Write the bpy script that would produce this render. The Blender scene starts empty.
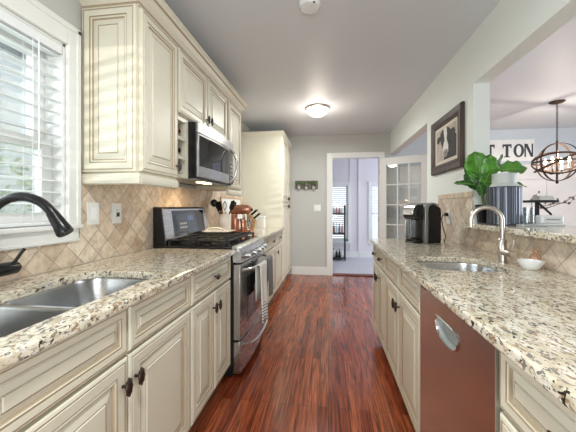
import bpy, bmesh, math, random
from mathutils import Vector, Matrix
R = math.radians
random.seed(7)
SC = bpy.context.scene
COL = SC.collection

# ------------------------------------------------------------------ camera
cam_d = bpy.data.cameras.new('camera')
cam = bpy.data.objects.new('camera', cam_d)
COL.objects.link(cam)
cam.location = (0, 0, 1.20)
cam.rotation_euler = (R(90), 0, R(7.74))
cam_d.sensor_width = 36
cam_d.lens = 298 / 576 * 36
cam_d.shift_y = -9 / 576
cam_d.clip_start = 0.02
SC.camera = cam

# ------------------------------------------------------------------ world, lights, exposure
SC.view_settings.view_transform = 'Standard'
SC.view_settings.look = 'None'
SC.view_settings.exposure = 0.33
SC.view_settings.gamma = 1.0
SC.view_settings.use_curve_mapping = False
SC.cycles.use_denoising = True
SC.cycles.max_bounces = 10
SC.cycles.sample_clamp_indirect = 6

w = bpy.data.worlds.new('world'); SC.world = w; w.use_nodes = True
bg = w.node_tree.nodes['Background']
bg.inputs[0].default_value = (0.86, 0.94, 1.0, 1)
bg.inputs[1].default_value = 1.5

def area(name, loc, rot, sx, sy, power, col=(1, 1, 1)):
    d = bpy.data.lights.new(name, 'AREA'); d.shape = 'RECTANGLE'
    d.size, d.size_y, d.energy, d.color = sx, sy, power, col
    o = bpy.data.objects.new(name, d); COL.objects.link(o)
    o.location = loc; o.rotation_euler = rot
    return o
# two fill lamps added behind the camera, then daylight for the room windows
area('rear_fill', (0.22, -2.45, 1.35), (R(95), 0, 0), 1.5, 1.7, 9, (0.93, 1.0, 0.98))
area('camera_side_fill', (0.18, -1.1, 0.95), (R(90), 0, R(3)), 0.9, 0.9, 17, (0.93, 1.0, 0.98))
area('dining_daylight', (4.6, 2.3, 1.5), (0, R(90), R(-32)), 1.5, 2.4, 52, (0.93, 0.97, 1.0))
area('far_room_daylight', (2.7, 6.3, 1.35), (0, R(90), 0), 1.5, 1.6, 38, (0.80, 0.86, 1.0))
area('kitchen_window_daylight', (-2.3, 0.45, 1.85), (0, R(-80), 0), 1.0, 1.8, 48, (0.92, 0.98, 1.0))
# spot added behind the rear wall so the unseen blind casts light stripes
sd = bpy.data.lights.new('stripe_spot', 'SPOT'); sd.energy = 380; sd.spot_size = R(15); sd.spot_blend = 0.2
sd.shadow_soft_size = 0.005; sd.color = (1.0, 1.0, 0.93)
so = bpy.data.objects.new('stripe_spot', sd); COL.objects.link(so)
so.location = (-0.95, -5.0, 1.84); so.rotation_euler = (R(87.5), 0, 0)

# ------------------------------------------------------------------ materials
def nmat(name):
    m = bpy.data.materials.new(name); m.use_nodes = True
    nt = m.node_tree
    return m, nt, nt.nodes['Principled BSDF']

def mat(name, col, rough=0.5, metal=0.0, spec=0.5, noise=0.0, nscale=30, trans=0.0, emit=None, estr=0.0, coat=0.0, sss=0):
    m, nt, b = nmat(name)
    b.inputs['Base Color'].default_value = (*col, 1)
    b.inputs['Roughness'].default_value = rough
    b.inputs['Metallic'].default_value = metal
    b.inputs['Specular IOR Level'].default_value = spec
    b.inputs['Transmission Weight'].default_value = trans
    b.inputs['Coat Weight'].default_value = coat
    if emit:
        b.inputs['Emission Color'].default_value = (*emit, 1)
        b.inputs['Emission Strength'].default_value = estr
    if noise:
        tc = nt.nodes.new('ShaderNodeTexCoord')
        n = nt.nodes.new('ShaderNodeTexNoise'); n.inputs['Scale'].default_value = nscale; n.inputs['Detail'].default_value = 4
        nt.links.new(tc.outputs['Object'], n.inputs['Vector'])
        r = nt.nodes.new('ShaderNodeValToRGB')
        r.color_ramp.elements[0].position = 0.3; r.color_ramp.elements[1].position = 0.7
        r.color_ramp.elements[0].color = (*[c * (1 - noise) for c in col], 1)
        r.color_ramp.elements[1].color = (*[min(1, c * (1 + noise)) for c in col], 1)
        nt.links.new(n.outputs['Fac'], r.inputs[0]); nt.links.new(r.outputs[0], b.inputs['Base Color'])
    return m

def brushed(name, col, rough, axis):
    m, nt, b = nmat(name)
    b.inputs['Base Color'].default_value = (*col, 1); b.inputs['Metallic'].default_value = 1.0
    tc = nt.nodes.new('ShaderNodeTexCoord'); mp = nt.nodes.new('ShaderNodeMapping')
    s = [400, 400, 400]; s[axis] = 4
    mp.inputs['Scale'].default_value = s
    n = nt.nodes.new('ShaderNodeTexNoise'); n.inputs['Scale'].default_value = 1.0; n.inputs['Detail'].default_value = 2
    nt.links.new(tc.outputs['Object'], mp.inputs[0]); nt.links.new(mp.outputs[0], n.inputs['Vector'])
    mr = nt.nodes.new('ShaderNodeMapRange'); mr.inputs[3].default_value = rough * 0.8; mr.inputs[4].default_value = rough * 1.25
    nt.links.new(n.outputs['Fac'], mr.inputs[0]); nt.links.new(mr.outputs[0], b.inputs['Roughness'])
    return m

def thin_glass(name, tint=(0.96, 0.98, 0.98), refl=0.12):
    m = bpy.data.materials.new(name); m.use_nodes = True
    nt = m.node_tree; nt.nodes.clear()
    out = nt.nodes.new('ShaderNodeOutputMaterial'); mx = nt.nodes.new('ShaderNodeMixShader')
    tr = nt.nodes.new('ShaderNodeBsdfTransparent'); gl = nt.nodes.new('ShaderNodeBsdfGlossy')
    tr.inputs[0].default_value = (*tint, 1); gl.inputs['Roughness'].default_value = 0.03
    lw = nt.nodes.new('ShaderNodeLayerWeight'); lw.inputs[0].default_value = 0.5
    ma = nt.nodes.new('ShaderNodeMath'); ma.operation = 'MULTIPLY_ADD'; ma.inputs[1].default_value = 0.5; ma.inputs[2].default_value = refl * 0.6
    nt.links.new(lw.outputs['Fresnel'], ma.inputs[0]); nt.links.new(ma.outputs[0], mx.inputs[0])
    nt.links.new(tr.outputs[0], mx.inputs[1]); nt.links.new(gl.outputs[0], mx.inputs[2]); nt.links.new(mx.outputs[0], out.inputs[0])
    return m

def granite():
    m, nt, b = nmat('granite')
    tc = nt.nodes.new('ShaderNodeTexCoord'); mp = nt.nodes.new('ShaderNodeMapping')
    mp.inputs['Scale'].default_value = (1.45, 0.8, 1.2); mp.inputs['Rotation'].default_value = (0, 0, R(50))
    nt.links.new(tc.outputs['Object'], mp.inputs[0])
    def noise(s, d, rough=0.55, off=0.0):
        n = nt.nodes.new('ShaderNodeTexNoise'); n.inputs['Scale'].default_value = s; n.inputs['Detail'].default_value = d
        n.inputs['Roughness'].default_value = rough; n.inputs['Distortion'].default_value = 0.6
        if off:
            a = nt.nodes.new('ShaderNodeVectorMath'); a.inputs[1].default_value = (off, off * 1.7, off * .6)
            nt.links.new(mp.outputs[0], a.inputs[0]); nt.links.new(a.outputs[0], n.inputs['Vector'])
        else:
            nt.links.new(mp.outputs[0], n.inputs['Vector'])
        return n
    def ramp(src, pts):
        r = nt.nodes.new('ShaderNodeValToRGB')
        e = r.color_ramp.elements
        while len(e) < len(pts): e.new(0.5)
        for i, (p, c) in enumerate(pts): e[i].position = p; e[i].color = (*c, 1)
        nt.links.new(src.outputs['Fac'], r.inputs[0]); return r
    def mix(fac, a, col):
        x = nt.nodes.new('ShaderNodeMix'); x.data_type = 'RGBA'
        nt.links.new(fac.outputs[0], x.inputs[0]); nt.links.new(a, x.inputs[6]); x.inputs[7].default_value = (*col, 1)
        return x.outputs[2]
    base = ramp(noise(22, 5), [(0.30, (.48, .40, .28)), (0.46, (.66, .59, .46)), (0.62, (.78, .73, .63))])
    c = base.outputs[0]
    W, K = (1, 1, 1), (0, 0, 0)
    c = mix(ramp(noise(48, 3, .6, 3.1), [(0.56, K), (0.63, W)]), c, (.34, .23, .14))
    c = mix(ramp(noise(62, 2, .5, 9.7), [(0.58, K), (0.63, W)]), c, (.22, .20, .18))
    c = mix(ramp(noise(70, 2, .5, 5.3), [(0.615, K), (0.65, W)]), c, (.035, .028, .025))
    c = mix(ramp(noise(90, 2, .5, 15.3), [(0.63, K), (0.68, W)]), c, (.80, .80, .76))
    nt.links.new(c, b.inputs['Base Color'])
    b.inputs['Roughness'].default_value = 0.10
    return m

def wood_floor():
    m, nt, b = nmat('red_oak_floor')
    g = nt.nodes.new('ShaderNodeNewGeometry'); s = nt.nodes.new('ShaderNodeSeparateXYZ'); cb = nt.nodes.new('ShaderNodeCombineXYZ')
    nt.links.new(g.outputs['Position'], s.inputs[0]); nt.links.new(s.outputs['Y'], cb.inputs[0]); nt.links.new(s.outputs['X'], cb.inputs[1])
    br = nt.nodes.new('ShaderNodeTexBrick'); br.offset = 0.37; br.offset_frequency = 2
    br.inputs['Scale'].default_value = 1; br.inputs['Brick Width'].default_value = 0.9; br.inputs['Row Height'].default_value = 0.06
    br.inputs['Mortar Size'].default_value = 0.0012; br.inputs['Mortar Smooth'].default_value = 0.2; br.inputs['Bias'].default_value = 0.0
    br.inputs['Color1'].default_value = (.25, .050, .020, 1); br.inputs['Color2'].default_value = (.46, .130, .055, 1)
    br.inputs['Mortar'].default_value = (.05, .015, .009, 1)
    nt.links.new(cb.outputs[0], br.inputs['Vector'])
    mp = nt.nodes.new('ShaderNodeMapping'); mp.inputs['Scale'].default_value = (4, 90, 1)
    n = nt.nodes.new('ShaderNodeTexNoise'); n.inputs['Scale'].default_value = 1.0; n.inputs['Detail'].default_value = 6; n.inputs['Distortion'].default_value = 0.8
    nt.links.new(cb.outputs[0], mp.inputs[0]); nt.links.new(mp.outputs[0], n.inputs['Vector'])
    r = nt.nodes.new('ShaderNodeValToRGB'); r.color_ramp.elements[0].position = .35; r.color_ramp.elements[1].position = .66
    r.color_ramp.elements[0].color = (.32, .29, .29, 1); r.color_ramp.elements[1].color = (1.25, 1.2, 1.15, 1)
    nt.links.new(n.outputs['Fac'], r.inputs[0])
    mx = nt.nodes.new('ShaderNodeMix'); mx.data_type = 'RGBA'; mx.blend_type = 'MULTIPLY'; mx.inputs[0].default_value = 1
    nt.links.new(br.outputs['Color'], mx.inputs[6]); nt.links.new(r.outputs[0], mx.inputs[7])
    nt.links.new(mx.outputs[2], b.inputs['Base Color'])
    b.inputs['Roughness'].default_value = 0.15; b.inputs['Specular IOR Level'].default_value = 0.65
    bp = nt.nodes.new('ShaderNodeBump'); bp.inputs['Strength'].default_value = 0.05; bp.inputs['Distance'].default_value = 0.004
    nt.links.new(n.outputs['Fac'], bp.inputs['Height']); nt.links.new(bp.outputs[0], b.inputs['Normal'])
    return m

def diamond_tile():
    m, nt, b = nmat('tumbled_travertine_tile')
    g = nt.nodes.new('ShaderNodeNewGeometry'); s = nt.nodes.new('ShaderNodeSeparateXYZ'); cb = nt.nodes.new('ShaderNodeCombineXYZ')
    nt.links.new(g.outputs['Position'], s.inputs[0])
    ad = nt.nodes.new('ShaderNodeMath'); su = nt.nodes.new('ShaderNodeMath'); su.operation = 'SUBTRACT'
    for q in (ad, su):
        nt.links.new(s.outputs['Y'], q.inputs[0]); nt.links.new(s.outputs['Z'], q.inputs[1])
    nt.links.new(ad.outputs[0], cb.inputs[0]); nt.links.new(su.outputs[0], cb.inputs[1])
    br = nt.nodes.new('ShaderNodeTexBrick'); br.offset = 0.0; br.squash = 1.0
    br.inputs['Scale'].default_value = 1; br.inputs['Brick Width'].default_value = 0.135; br.inputs['Row Height'].default_value = 0.135
    br.inputs['Mortar Size'].default_value = 0.0042; br.inputs['Mortar Smooth'].default_value = 0.3
    br.inputs['Color1'].default_value = (.58, .46, .35, 1); br.inputs['Color2'].default_value = (.80, .71, .60, 1)
    br.inputs['Mortar'].default_value = (.48, .41, .34, 1)
    nt.links.new(cb.outputs[0], br.inputs['Vector'])
    n = nt.nodes.new('ShaderNodeTexNoise'); n.inputs['Scale'].default_value = 26; n.inputs['Detail'].default_value = 6; n.inputs['Roughness'].default_value = .65
    nt.links.new(g.outputs['Position'], n.inputs['Vector'])
    r = nt.nodes.new('ShaderNodeValToRGB'); r.color_ramp.elements[0].position = .3; r.color_ramp.elements[1].position = .62
    r.color_ramp.elements[0].color = (.72, .68, .63, 1); r.color_ramp.elements[1].color = (1.08, 1.06, 1.04, 1)
    nt.links.new(n.outputs['Fac'], r.inputs[0])
    mx = nt.nodes.new('ShaderNodeMix'); mx.data_type = 'RGBA'; mx.blend_type = 'MULTIPLY'; mx.inputs[0].default_value = 1
    nt.links.new(br.outputs['Color'], mx.inputs[6]); nt.links.new(r.outputs[0], mx.inputs[7]); nt.links.new(mx.outputs[2], b.inputs['Base Color'])
    b.inputs['Roughness'].default_value = 0.45
    bp = nt.nodes.new('ShaderNodeBump'); bp.inputs['Strength'].default_value = 0.5; bp.inputs['Distance'].default_value = 0.003; bp.invert = True
    nt.links.new(br.outputs['Fac'], bp.inputs['Height']); nt.links.new(bp.outputs[0], b.inputs['Normal'])
    return m

def wood(name, c0, c1, axis=0, sc=6, rough=0.45):
    m, nt, b = nmat(name)
    tc = nt.nodes.new('ShaderNodeTexCoord'); mp = nt.nodes.new('ShaderNodeMapping')
    s = [sc * 8] * 3; s[axis] = sc * .6; mp.inputs['Scale'].default_value = s
    n = nt.nodes.new('ShaderNodeTexNoise'); n.inputs['Scale'].default_value = 1; n.inputs['Detail'].default_value = 5
    nt.links.new(tc.outputs['Object'], mp.inputs[0]); nt.links.new(mp.outputs[0], n.inputs['Vector'])
    r = nt.nodes.new('ShaderNodeValToRGB'); r.color_ramp.elements[0].position = .35; r.color_ramp.elements[1].position = .65
    r.color_ramp.elements[0].color = (*c0, 1); r.color_ramp.elements[1].color = (*c1, 1)
    nt.links.new(n.outputs['Fac'], r.inputs[0]); nt.links.new(r.outputs[0], b.inputs['Base Color'])
    b.inputs['Roughness'].default_value = rough
    return m

def striped(name, c0, c1, scale):
    m, nt, b = nmat(name)
    tc = nt.nodes.new('ShaderNodeTexCoord'); wv = nt.nodes.new('ShaderNodeTexWave'); wv.bands_direction = 'Z'
    wv.inputs['Scale'].default_value = scale
    nt.links.new(tc.outputs['Object'], wv.inputs['Vector'])
    r = nt.nodes.new('ShaderNodeValToRGB'); r.color_ramp.interpolation = 'CONSTANT'
    r.color_ramp.elements[0].color = (*c1, 1); r.color_ramp.elements[1].position = .3; r.color_ramp.elements[1].color = (*c0, 1)
    nt.links.new(wv.outputs['Fac'], r.inputs[0]); nt.links.new(r.outputs[0], b.inputs['Base Color'])
    b.inputs['Roughness'].default_value = .95
    return m

M = {}
M['cream'] = mat('cream_paint', (.72, .685, .565), .38, noise=.03, nscale=6)
M['glaze'] = mat('brown_glaze', (.40, .31, .21), .5)
M['bodyc'] = mat('cream_carcass', (.66, .59, .44), .45)
M['granite'] = granite()
M['floor'] = wood_floor()
M['tile'] = diamond_tile()
M['border'] = mat('travertine_border', (.66, .54, .41), .45, noise=.18, nscale=22)
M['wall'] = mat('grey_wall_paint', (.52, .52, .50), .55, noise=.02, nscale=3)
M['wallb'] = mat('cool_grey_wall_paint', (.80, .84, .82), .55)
M['walld'] = mat('blue_grey_dining_paint', (.56, .61, .66), .55)
M['ceil'] = mat('ceiling_paint', (.70, .73, .77), .5)
M['farwall'] = mat('far_room_paint', (.72, .68, .70), .6)
M['white'] = mat('white_trim_paint', (.76, .76, .74), .35)
M['slat'] = mat('white_blind_slat', (.76, .78, .79), .4)
M['carpet'] = mat('grey_carpet', (.48, .47, .50), .95, noise=.15, nscale=60)
M['steelV'] = brushed('stainless_steel', (.52, .52, .52), .26, 1)
M['steelM'] = brushed('microwave_steel', (.46, .46, .47), .30, 1)
M['steelH'] = brushed('stainless_sink_steel', (.55, .555, .56), .24, 1)
M['steelD'] = brushed('dishwasher_steel', (.76, .75, .75), .23, 2)
M['nickel'] = mat('brushed_nickel', (.60, .55, .50), .28, 1.0)
M['chrome'] = mat('polished_chrome', (.80, .80, .80), .10, 1.0)
M['bronze'] = mat('oil_rubbed_bronze', (.055, .040, .032), .35, .7)
M['black'] = mat('black_plastic', (.010, .010, .011), .26, spec=.35)
M['matblack'] = mat('matte_black_iron', (.018, .018, .019), .5)
M['glassblack'] = mat('black_glass', (.010, .011, .014), .06, spec=.6)
M['greyp'] = mat('grey_plastic', (.32, .34, .34), .35)
M['silverg'] = mat('satin_grey_metal', (.30, .32, .32), .35, .6)
M['copper'] = mat('copper', (.52, .25, .17), .32, 1.0)
M['woodtan'] = wood('tan_wood', (.45, .26, .13), (.62, .40, .22))
M['wooddark'] = wood('dark_stained_wood', (.035, .022, .018), (.085, .055, .045), 2)
M['woodrust'] = wood('weathered_board', (.10, .065, .045), (.22, .15, .11))
M['woodthresh'] = wood('threshold_wood', (.10, .022, .012), (.19, .05, .025))
M['ceramic'] = mat('white_ceramic', (.83, .80, .76), .25)
M['porcelain'] = mat('glossy_white_porcelain', (.85, .87, .88), .12)
M['leaf'] = mat('fig_leaf_green', (.085, .27, .03), .34, noise=.5, nscale=9)
M['leafd'] = mat('fig_leaf_dark', (.025, .105, .018), .4, noise=.4, nscale=9)
M['vein'] = mat('leaf_vein', (.22, .40, .10), .5)
M['stem'] = mat('green_stem', (.16, .22, .06), .6)
M['sprig'] = mat('sprig_green', (.06, .13, .03), .6, noise=.4, nscale=40)
M['soil'] = mat('potting_soil', (.03, .02, .015), .95)
M['glass'] = thin_glass('clear_glass')
M['pane'] = thin_glass('window_glass', (.97, .98, .99), .08)
M['frost'] = mat('frosted_glass', (.66, .70, .69), .45, trans=.25)
M['ribbed'] = mat('ribbed_gunmetal', (.10, .11, .135), .28, .75)
M['amber'] = mat('amber_soap', (.80, .48, .32), .15, trans=.7)
M['towelg'] = mat('grey_towel', (.22, .22, .23), .95, noise=.2, nscale=70)
M['towelw'] = mat('white_towel', (.80, .78, .74), .95, noise=.06, nscale=70)
M['towels'] = striped('striped_towel_end', (.80, .78, .74), (.16, .16, .18), 14)
M['signw'] = mat('whitewashed_sign_board', (.84, .84, .82), .6, noise=.05, nscale=12)
M['ink'] = mat('charcoal_lettering', (.03, .034, .042), .6)
M['domeglow'] = mat('lit_glass_dome', (.9, .88, .84), .4, emit=(1.0, .88, .70), estr=4)
M['bulb'] = mat('lit_bulb', (.9, .8, .6), .3, emit=(1.0, .74, .42), estr=30)
M['hoodlamp'] = mat('lit_cooktop_lamp', (.9, .8, .6), .3, emit=(1.0, .66, .28), estr=12)
M['rust'] = mat('rustic_bronze', (.075, .045, .032), .5, .6)
M['panelw'] = mat('whitewashed_panel', (.78, .75, .73), .5, noise=.03, nscale=4)
M['red'] = mat('red_foil', (.42, .02, .02), .35)
M['wine'] = mat('dark_bottle_glass', (.015, .02, .015), .1)
M['mat_board'] = mat('cream_mat_board', (.72, .66, .55), .7)
M['canvas'] = mat('beige_canvas', (.50, .44, .40), .7, noise=.2, nscale=14)
M['hideb'] = mat('painted_black_hide', (.03, .027, .03), .7, noise=.3, nscale=25)
M['hidew'] = mat('painted_white_hide', (.78, .75, .73), .7, noise=.06, nscale=25)
M['muzzle'] = mat('painted_grey_muzzle', (.30, .25, .25), .7, noise=.2, nscale=25)
M['twig'] = mat('dried_twig', (.26, .19, .13), .8)
M['lawn'] = mat('lawn_green', (.25, .36, .14), .9, noise=.4, nscale=4)
M['bush'] = mat('sunlit_bush_leaf', (.58, .74, .48), .6, noise=.5, nscale=6)
M['siding'] = mat('neighbour_white_siding', (.82, .84, .86), .6)
M['roofg'] = mat('neighbour_grey_roof', (.30, .31, .33), .8)
M['plumb'] = mat('pink_label_glass', (.62, .32, .28), .2)
M['blueb'] = mat('blue_label_glass', (.25, .32, .45), .2)
M['display'] = mat('lit_display', (.02, .02, .03), .1, emit=(.25, .35, .8), estr=.15)

# ------------------------------------------------------------------ mesh builder
class MB:
    def __init__(s): s.v = []; s.f = []; s.m = []
    def add(s, vs, fs, m=0):
        o = len(s.v); s.v += [tuple(p) for p in vs]
        for f in fs: s.f.append([o + i for i in f]); s.m.append(m)
        return s
    def box(s, x0, x1, y0, y1, z0, z1, m=0):
        return s.add([(x0,y0,z0),(x1,y0,z0),(x1,y1,z0),(x0,y1,z0),(x0,y0,z1),(x1,y0,z1),(x1,y1,z1),(x0,y1,z1)],
              [(0,3,2,1),(4,5,6,7),(0,1,5,4),(1,2,6,5),(2,3,7,6),(3,0,4,7)], m)
    def loops(s, L, m=0, cap0=True, cap1=True, ms=None):
        n = len(L[0]); vs = [p for l in L for p in l]; o = len(s.v)
        s.v += [tuple(p) for p in vs]
        for k in range(len(L) - 1):
            for i in range(n):
                j = (i + 1) % n
                s.f.append([o+k*n+i, o+k*n+j, o+(k+1)*n+j, o+(k+1)*n+i]); s.m.append(ms[k] if ms else m)
        if cap0: s.f.append([o+i for i in range(n)][::-1]); s.m.append(ms[0] if ms else m)
        if cap1: s.f.append([o+(len(L)-1)*n+i for i in range(n)]); s.m.append(ms[-1] if ms else m)
        return s
    def tube(s, pts, r, seg=10, m=0, closed=False):
        pts = [Vector(p) for p in pts]; n = len(pts)
        rs = r if isinstance(r, (list, tuple)) else [r] * n
        L = []; up = None
        for i, p in enumerate(pts):
            if closed: t = (pts[(i+1) % n] - pts[i-1]).normalized()
            else: t = (pts[min(i+1, n-1)] - pts[max(i-1, 0)]).normalized()
            if up is None:
                up = Vector((0,0,1)) if abs(t.z) < .9 else Vector((0,1,0))
            up = (up - t * up.dot(t)).normalized(); sd = t.cross(up)
            L.append([p + (up * math.cos(a) + sd * math.sin(a)) * rs[i] for a in [2*math.pi*k/seg for k in range(seg)]])
        if closed: L.append(L[0]); return s.loops(L, m, False, False)
        return s.loops(L, m)
    def cyl(s, p0, p1, r0, r1=None, seg=18, m=0):
        return s.tube([p0, p1], [r0, r0 if r1 is None else r1], seg, m)
    def lathe(s, prof, c=(0,0,0), seg=28, m=0, ms=None, cap0=True, cap1=True, sx=1, sy=1):
        L = [[(c[0]+max(r,1e-4)*sx*math.cos(2*math.pi*k/seg), c[1]+max(r,1e-4)*sy*math.sin(2*math.pi*k/seg), c[2]+z) for k in range(seg)] for r, z in prof]
        return s.loops(L, m, cap0, cap1, ms)
    def ell(s, c, rx, ry, rz, seg=14, rings=9, m=0):
        pr = [(math.sin(math.pi*i/rings), -math.cos(math.pi*i/rings)) for i in range(rings+1)]
        L = [[(c[0]+max(r,.01)*rx*math.cos(2*math.pi*k/seg), c[1]+max(r,.01)*ry*math.sin(2*math.pi*k/seg), c[2]+z*rz) for k in range(seg)] for r, z in pr]
        return s.loops(L, m)
    def prism(s, poly, axis, a0, a1, m=0):
        f = {'x': lambda a, p: (a, p[0], p[1]), 'y': lambda a, p: (p[0], a, p[1]), 'z': lambda a, p: (p[0], p[1], a)}[axis]
        return s.loops([[f(a0, p) for p in poly], [f(a1, p) for p in poly]], m)
    def xf(s, fn, start=0):
        s.v[start:] = [tuple(fn(Vector(p))) for p in s.v[start:]]; return s
    def build(s, name, mats, parent=None, smooth=False, bevel=0, seg=2, local=False, solid=0):
        off = Vector((0,0,0))
        if parent and not local:
            q = parent
            while q: off += q.location; q = q.parent
        me = bpy.data.meshes.new(name)
        me.from_pydata([tuple(Vector(p) - off) for p in s.v], [], s.f)
        if not isinstance(mats, (list, tuple)): mats = [mats]
        for q in mats: me.materials.append(M[q] if isinstance(q, str) else q)
        me.polygons.foreach_set('material_index', s.m)
        bm = bmesh.new(); bm.from_mesh(me); bmesh.ops.recalc_face_normals(bm, faces=bm.faces); bm.to_mesh(me); bm.free()
        if smooth:
            me.shade_smooth(); me.set_sharp_from_angle(angle=R(38))
        o = bpy.data.objects.new(name, me); COL.objects.link(o)
        if parent: o.parent = parent
        if solid:
            q = o.modifiers.new('solid', 'SOLIDIFY'); q.thickness = solid; q.offset = 0
        if bevel:
            q = o.modifiers.new('bevel', 'BEVEL'); q.width = bevel; q.segments = seg; q.limit_method = 'ANGLE'; q.angle_limit = R(35)
        return o

def tag(o, label, cat, group=None):
    o['label'] = label; o['category'] = cat
    if group: o['group'] = group
    return o
def thing(name, label, cat, loc=(0,0,0), rz=0, group=None):
    o = bpy.data.objects.new(name, None); COL.objects.link(o); o.empty_display_size = .05
    o.location = loc; o.rotation_euler = (0,0,rz)
    return tag(o, label, cat, group)
def struct(o, kind='structure'):
    o['kind'] = kind; return o
def lab(o, t): o['label'] = t; return o
def copy_tree(o, parent=None):
    c = o.copy(); COL.objects.link(c)
    if parent: c.parent = parent
    for ch in list(o.children): copy_tree(ch, c)
    return c
def rrect(x0, x1, y0, y1, r, n=6):
    P = []
    rs = r if isinstance(r, (tuple, list)) else (r,)*4
    for r_, ix, iy, a0 in ((rs[0], 1, 0, -90), (rs[1], 1, 1, 0), (rs[2], 0, 1, 90), (rs[3], 0, 0, 180)):
        cx, cy = (x1-r_ if ix else x0+r_), (y1-r_ if iy else y0+r_)
        for k in range(n+1):
            a = R(a0 + 90*k/n); P.append((cx + r_*math.cos(a), cy + r_*math.sin(a)))
    return P
def slab(name, outline, holes, z0, z1, mname, bevel=.007):
    bm = bmesh.new(); es = []
    for lp in [outline] + holes:
        vs = [bm.verts.new((p[0], p[1], z1)) for p in lp]
        es += [bm.edges.new((vs[i], vs[(i+1) % len(vs)])) for i in range(len(vs))]
    bmesh.ops.triangle_fill(bm, use_beauty=True, use_dissolve=False, edges=es)
    ex = bmesh.ops.extrude_face_region(bm, geom=list(bm.faces))
    for e in ex['geom']:
        if isinstance(e, bmesh.types.BMVert): e.co.z = z0
    bmesh.ops.recalc_face_normals(bm, faces=bm.faces)
    me = bpy.data.meshes.new(name); bm.to_mesh(me); bm.free(); me.materials.append(M[mname])
    o = bpy.data.objects.new(name, me); COL.objects.link(o)
    q = o.modifiers.new('bevel', 'BEVEL'); q.width = bevel; q.segments = 3; q.limit_method = 'ANGLE'; q.angle_limit = R(50)
    return o

XL, XR, YB, ZC = -1.265, 1.04, 5.28, 2.46     # left wall, right wall, back wall, ceiling

# ------------------------------------------------------------------ room shell
struct(MB().box(XL-.14, 4.95, -2.75, YB, -.05, 0).build('floor', 'floor'))
struct(MB().box(-2.0, 4.95, YB+.12, 7.5, -.05, .004).build('floor_far_room', 'carpet'))
struct(MB().box(XL-.14, 4.95, -2.75, YB+.12, ZC, ZC+.1).build('ceiling', 'ceil'))
struct(MB().box(-2.0, 4.95, YB+.12, 7.5, ZC, ZC+.1).build('ceiling_far_room', 'farwall'))
# left wall with the kitchen window opening
WY0, WY1, WZ0, WZ1 = -0.35, 1.285, 1.115, 1.985
b = MB()
b.box(XL-.14, XL, -2.75, WY0, 0, ZC); b.box(XL-.14, XL, WY1, YB+.12, 0, ZC)
b.box(XL-.14, XL, WY0, WY1, 0, WZ0); b.box(XL-.14, XL, WY0, WY1, WZ1, ZC)
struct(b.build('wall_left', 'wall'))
# right wall: pass-through over the bar, doorway-size opening near the back
PT0, PT1, HZ = -1.6, 2.32, 2.095
OP0 = 3.34
b = MB()
b.box(XR, XR+.11, -2.75, PT0, 0, ZC); b.box(XR, XR+.11, PT0, PT1, 0, 1.055); b.box(XR, XR+.11, PT1, OP0, 0, ZC)
b.box(XR, XR+.11, PT0, PT1, HZ, ZC); b.box(XR, XR+.11, OP0, YB, HZ, ZC)
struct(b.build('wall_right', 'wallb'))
# back wall with the doorway
DX0, DX1, DZ = .069, .86, 2.055
b = MB()
b.box(XL, DX0, YB, YB+.12, 0, ZC); b.box(DX1, XR+.06, YB, YB+.12, 0, ZC); b.box(DX0, DX1, YB, YB+.12, DZ, ZC)
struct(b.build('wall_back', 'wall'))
struct(MB().box(XR+.06, 4.95, YB, YB+.12, 0, ZC).build('wall_dining_back', 'walld'))
struct(MB().box(4.85, 4.95, -2.75, .0, 0, ZC).box(4.85, 4.95, 3.4, YB, 0, ZC).box(4.85, 4.95, 0, 3.4, 0, .75).box(4.85, 4.95, 0, 3.4, 2.15, ZC).build('wall_dining_right', 'wallb'))
# rear wall (behind the camera): doorway and narrow window openings added for the light
SX0, SX1, SZ0, SZ1 = -1.13, -.88, 1.58, 1.915
b = MB()
b.box(XL, SX0, -2.75, -2.63, 0, ZC); b.box(SX1, -.55, -2.75, -2.63, 0, ZC); b.box(SX0, SX1, -2.75, -2.63, 0, SZ0); b.box(SX0, SX1, -2.75, -2.63, SZ1, ZC)
b.box(-.55, 1.0, -2.75, -2.63, 2.15, ZC); b.box(1.0, 4.95, -2.75, -2.63, 0, ZC)
struct(b.build('wall_rear', 'wall'))
# far room walls
FY = 7.25
b = MB()
b.box(-2.0, -.12, FY, FY+.1, 0, ZC); b.box(.46, .995, FY, FY+.1, 0, ZC); b.box(1.6, 4.95, FY, FY+.1, 0, ZC)
b.box(-.12, .46, FY, FY+.1, 0, .38); b.box(-.12, .46, FY, FY+.1, 1.74, ZC); b.box(.995, 1.6, FY, FY+.1, 0, .38); b.box(.995, 1.6, FY, FY+.1, 1.74, ZC)
struct(b.build('wall_far_room', 'farwall'))
struct(MB().box(-2.1, -2.0, YB+.12, 7.5, 0, ZC).build('wall_far_room_left', 'farwall'))
struct(MB().box(.50, .53, FY-.012, FY, .004, ZC).box(.70, .73, FY-.02, FY, .004, ZC).build('trim_7', 'farwall'))
struct(MB().box(-2.0, 4.9, FY-.018, FY-.0005, .004, .14).build('baseboard_far_room', 'white'))

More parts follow.
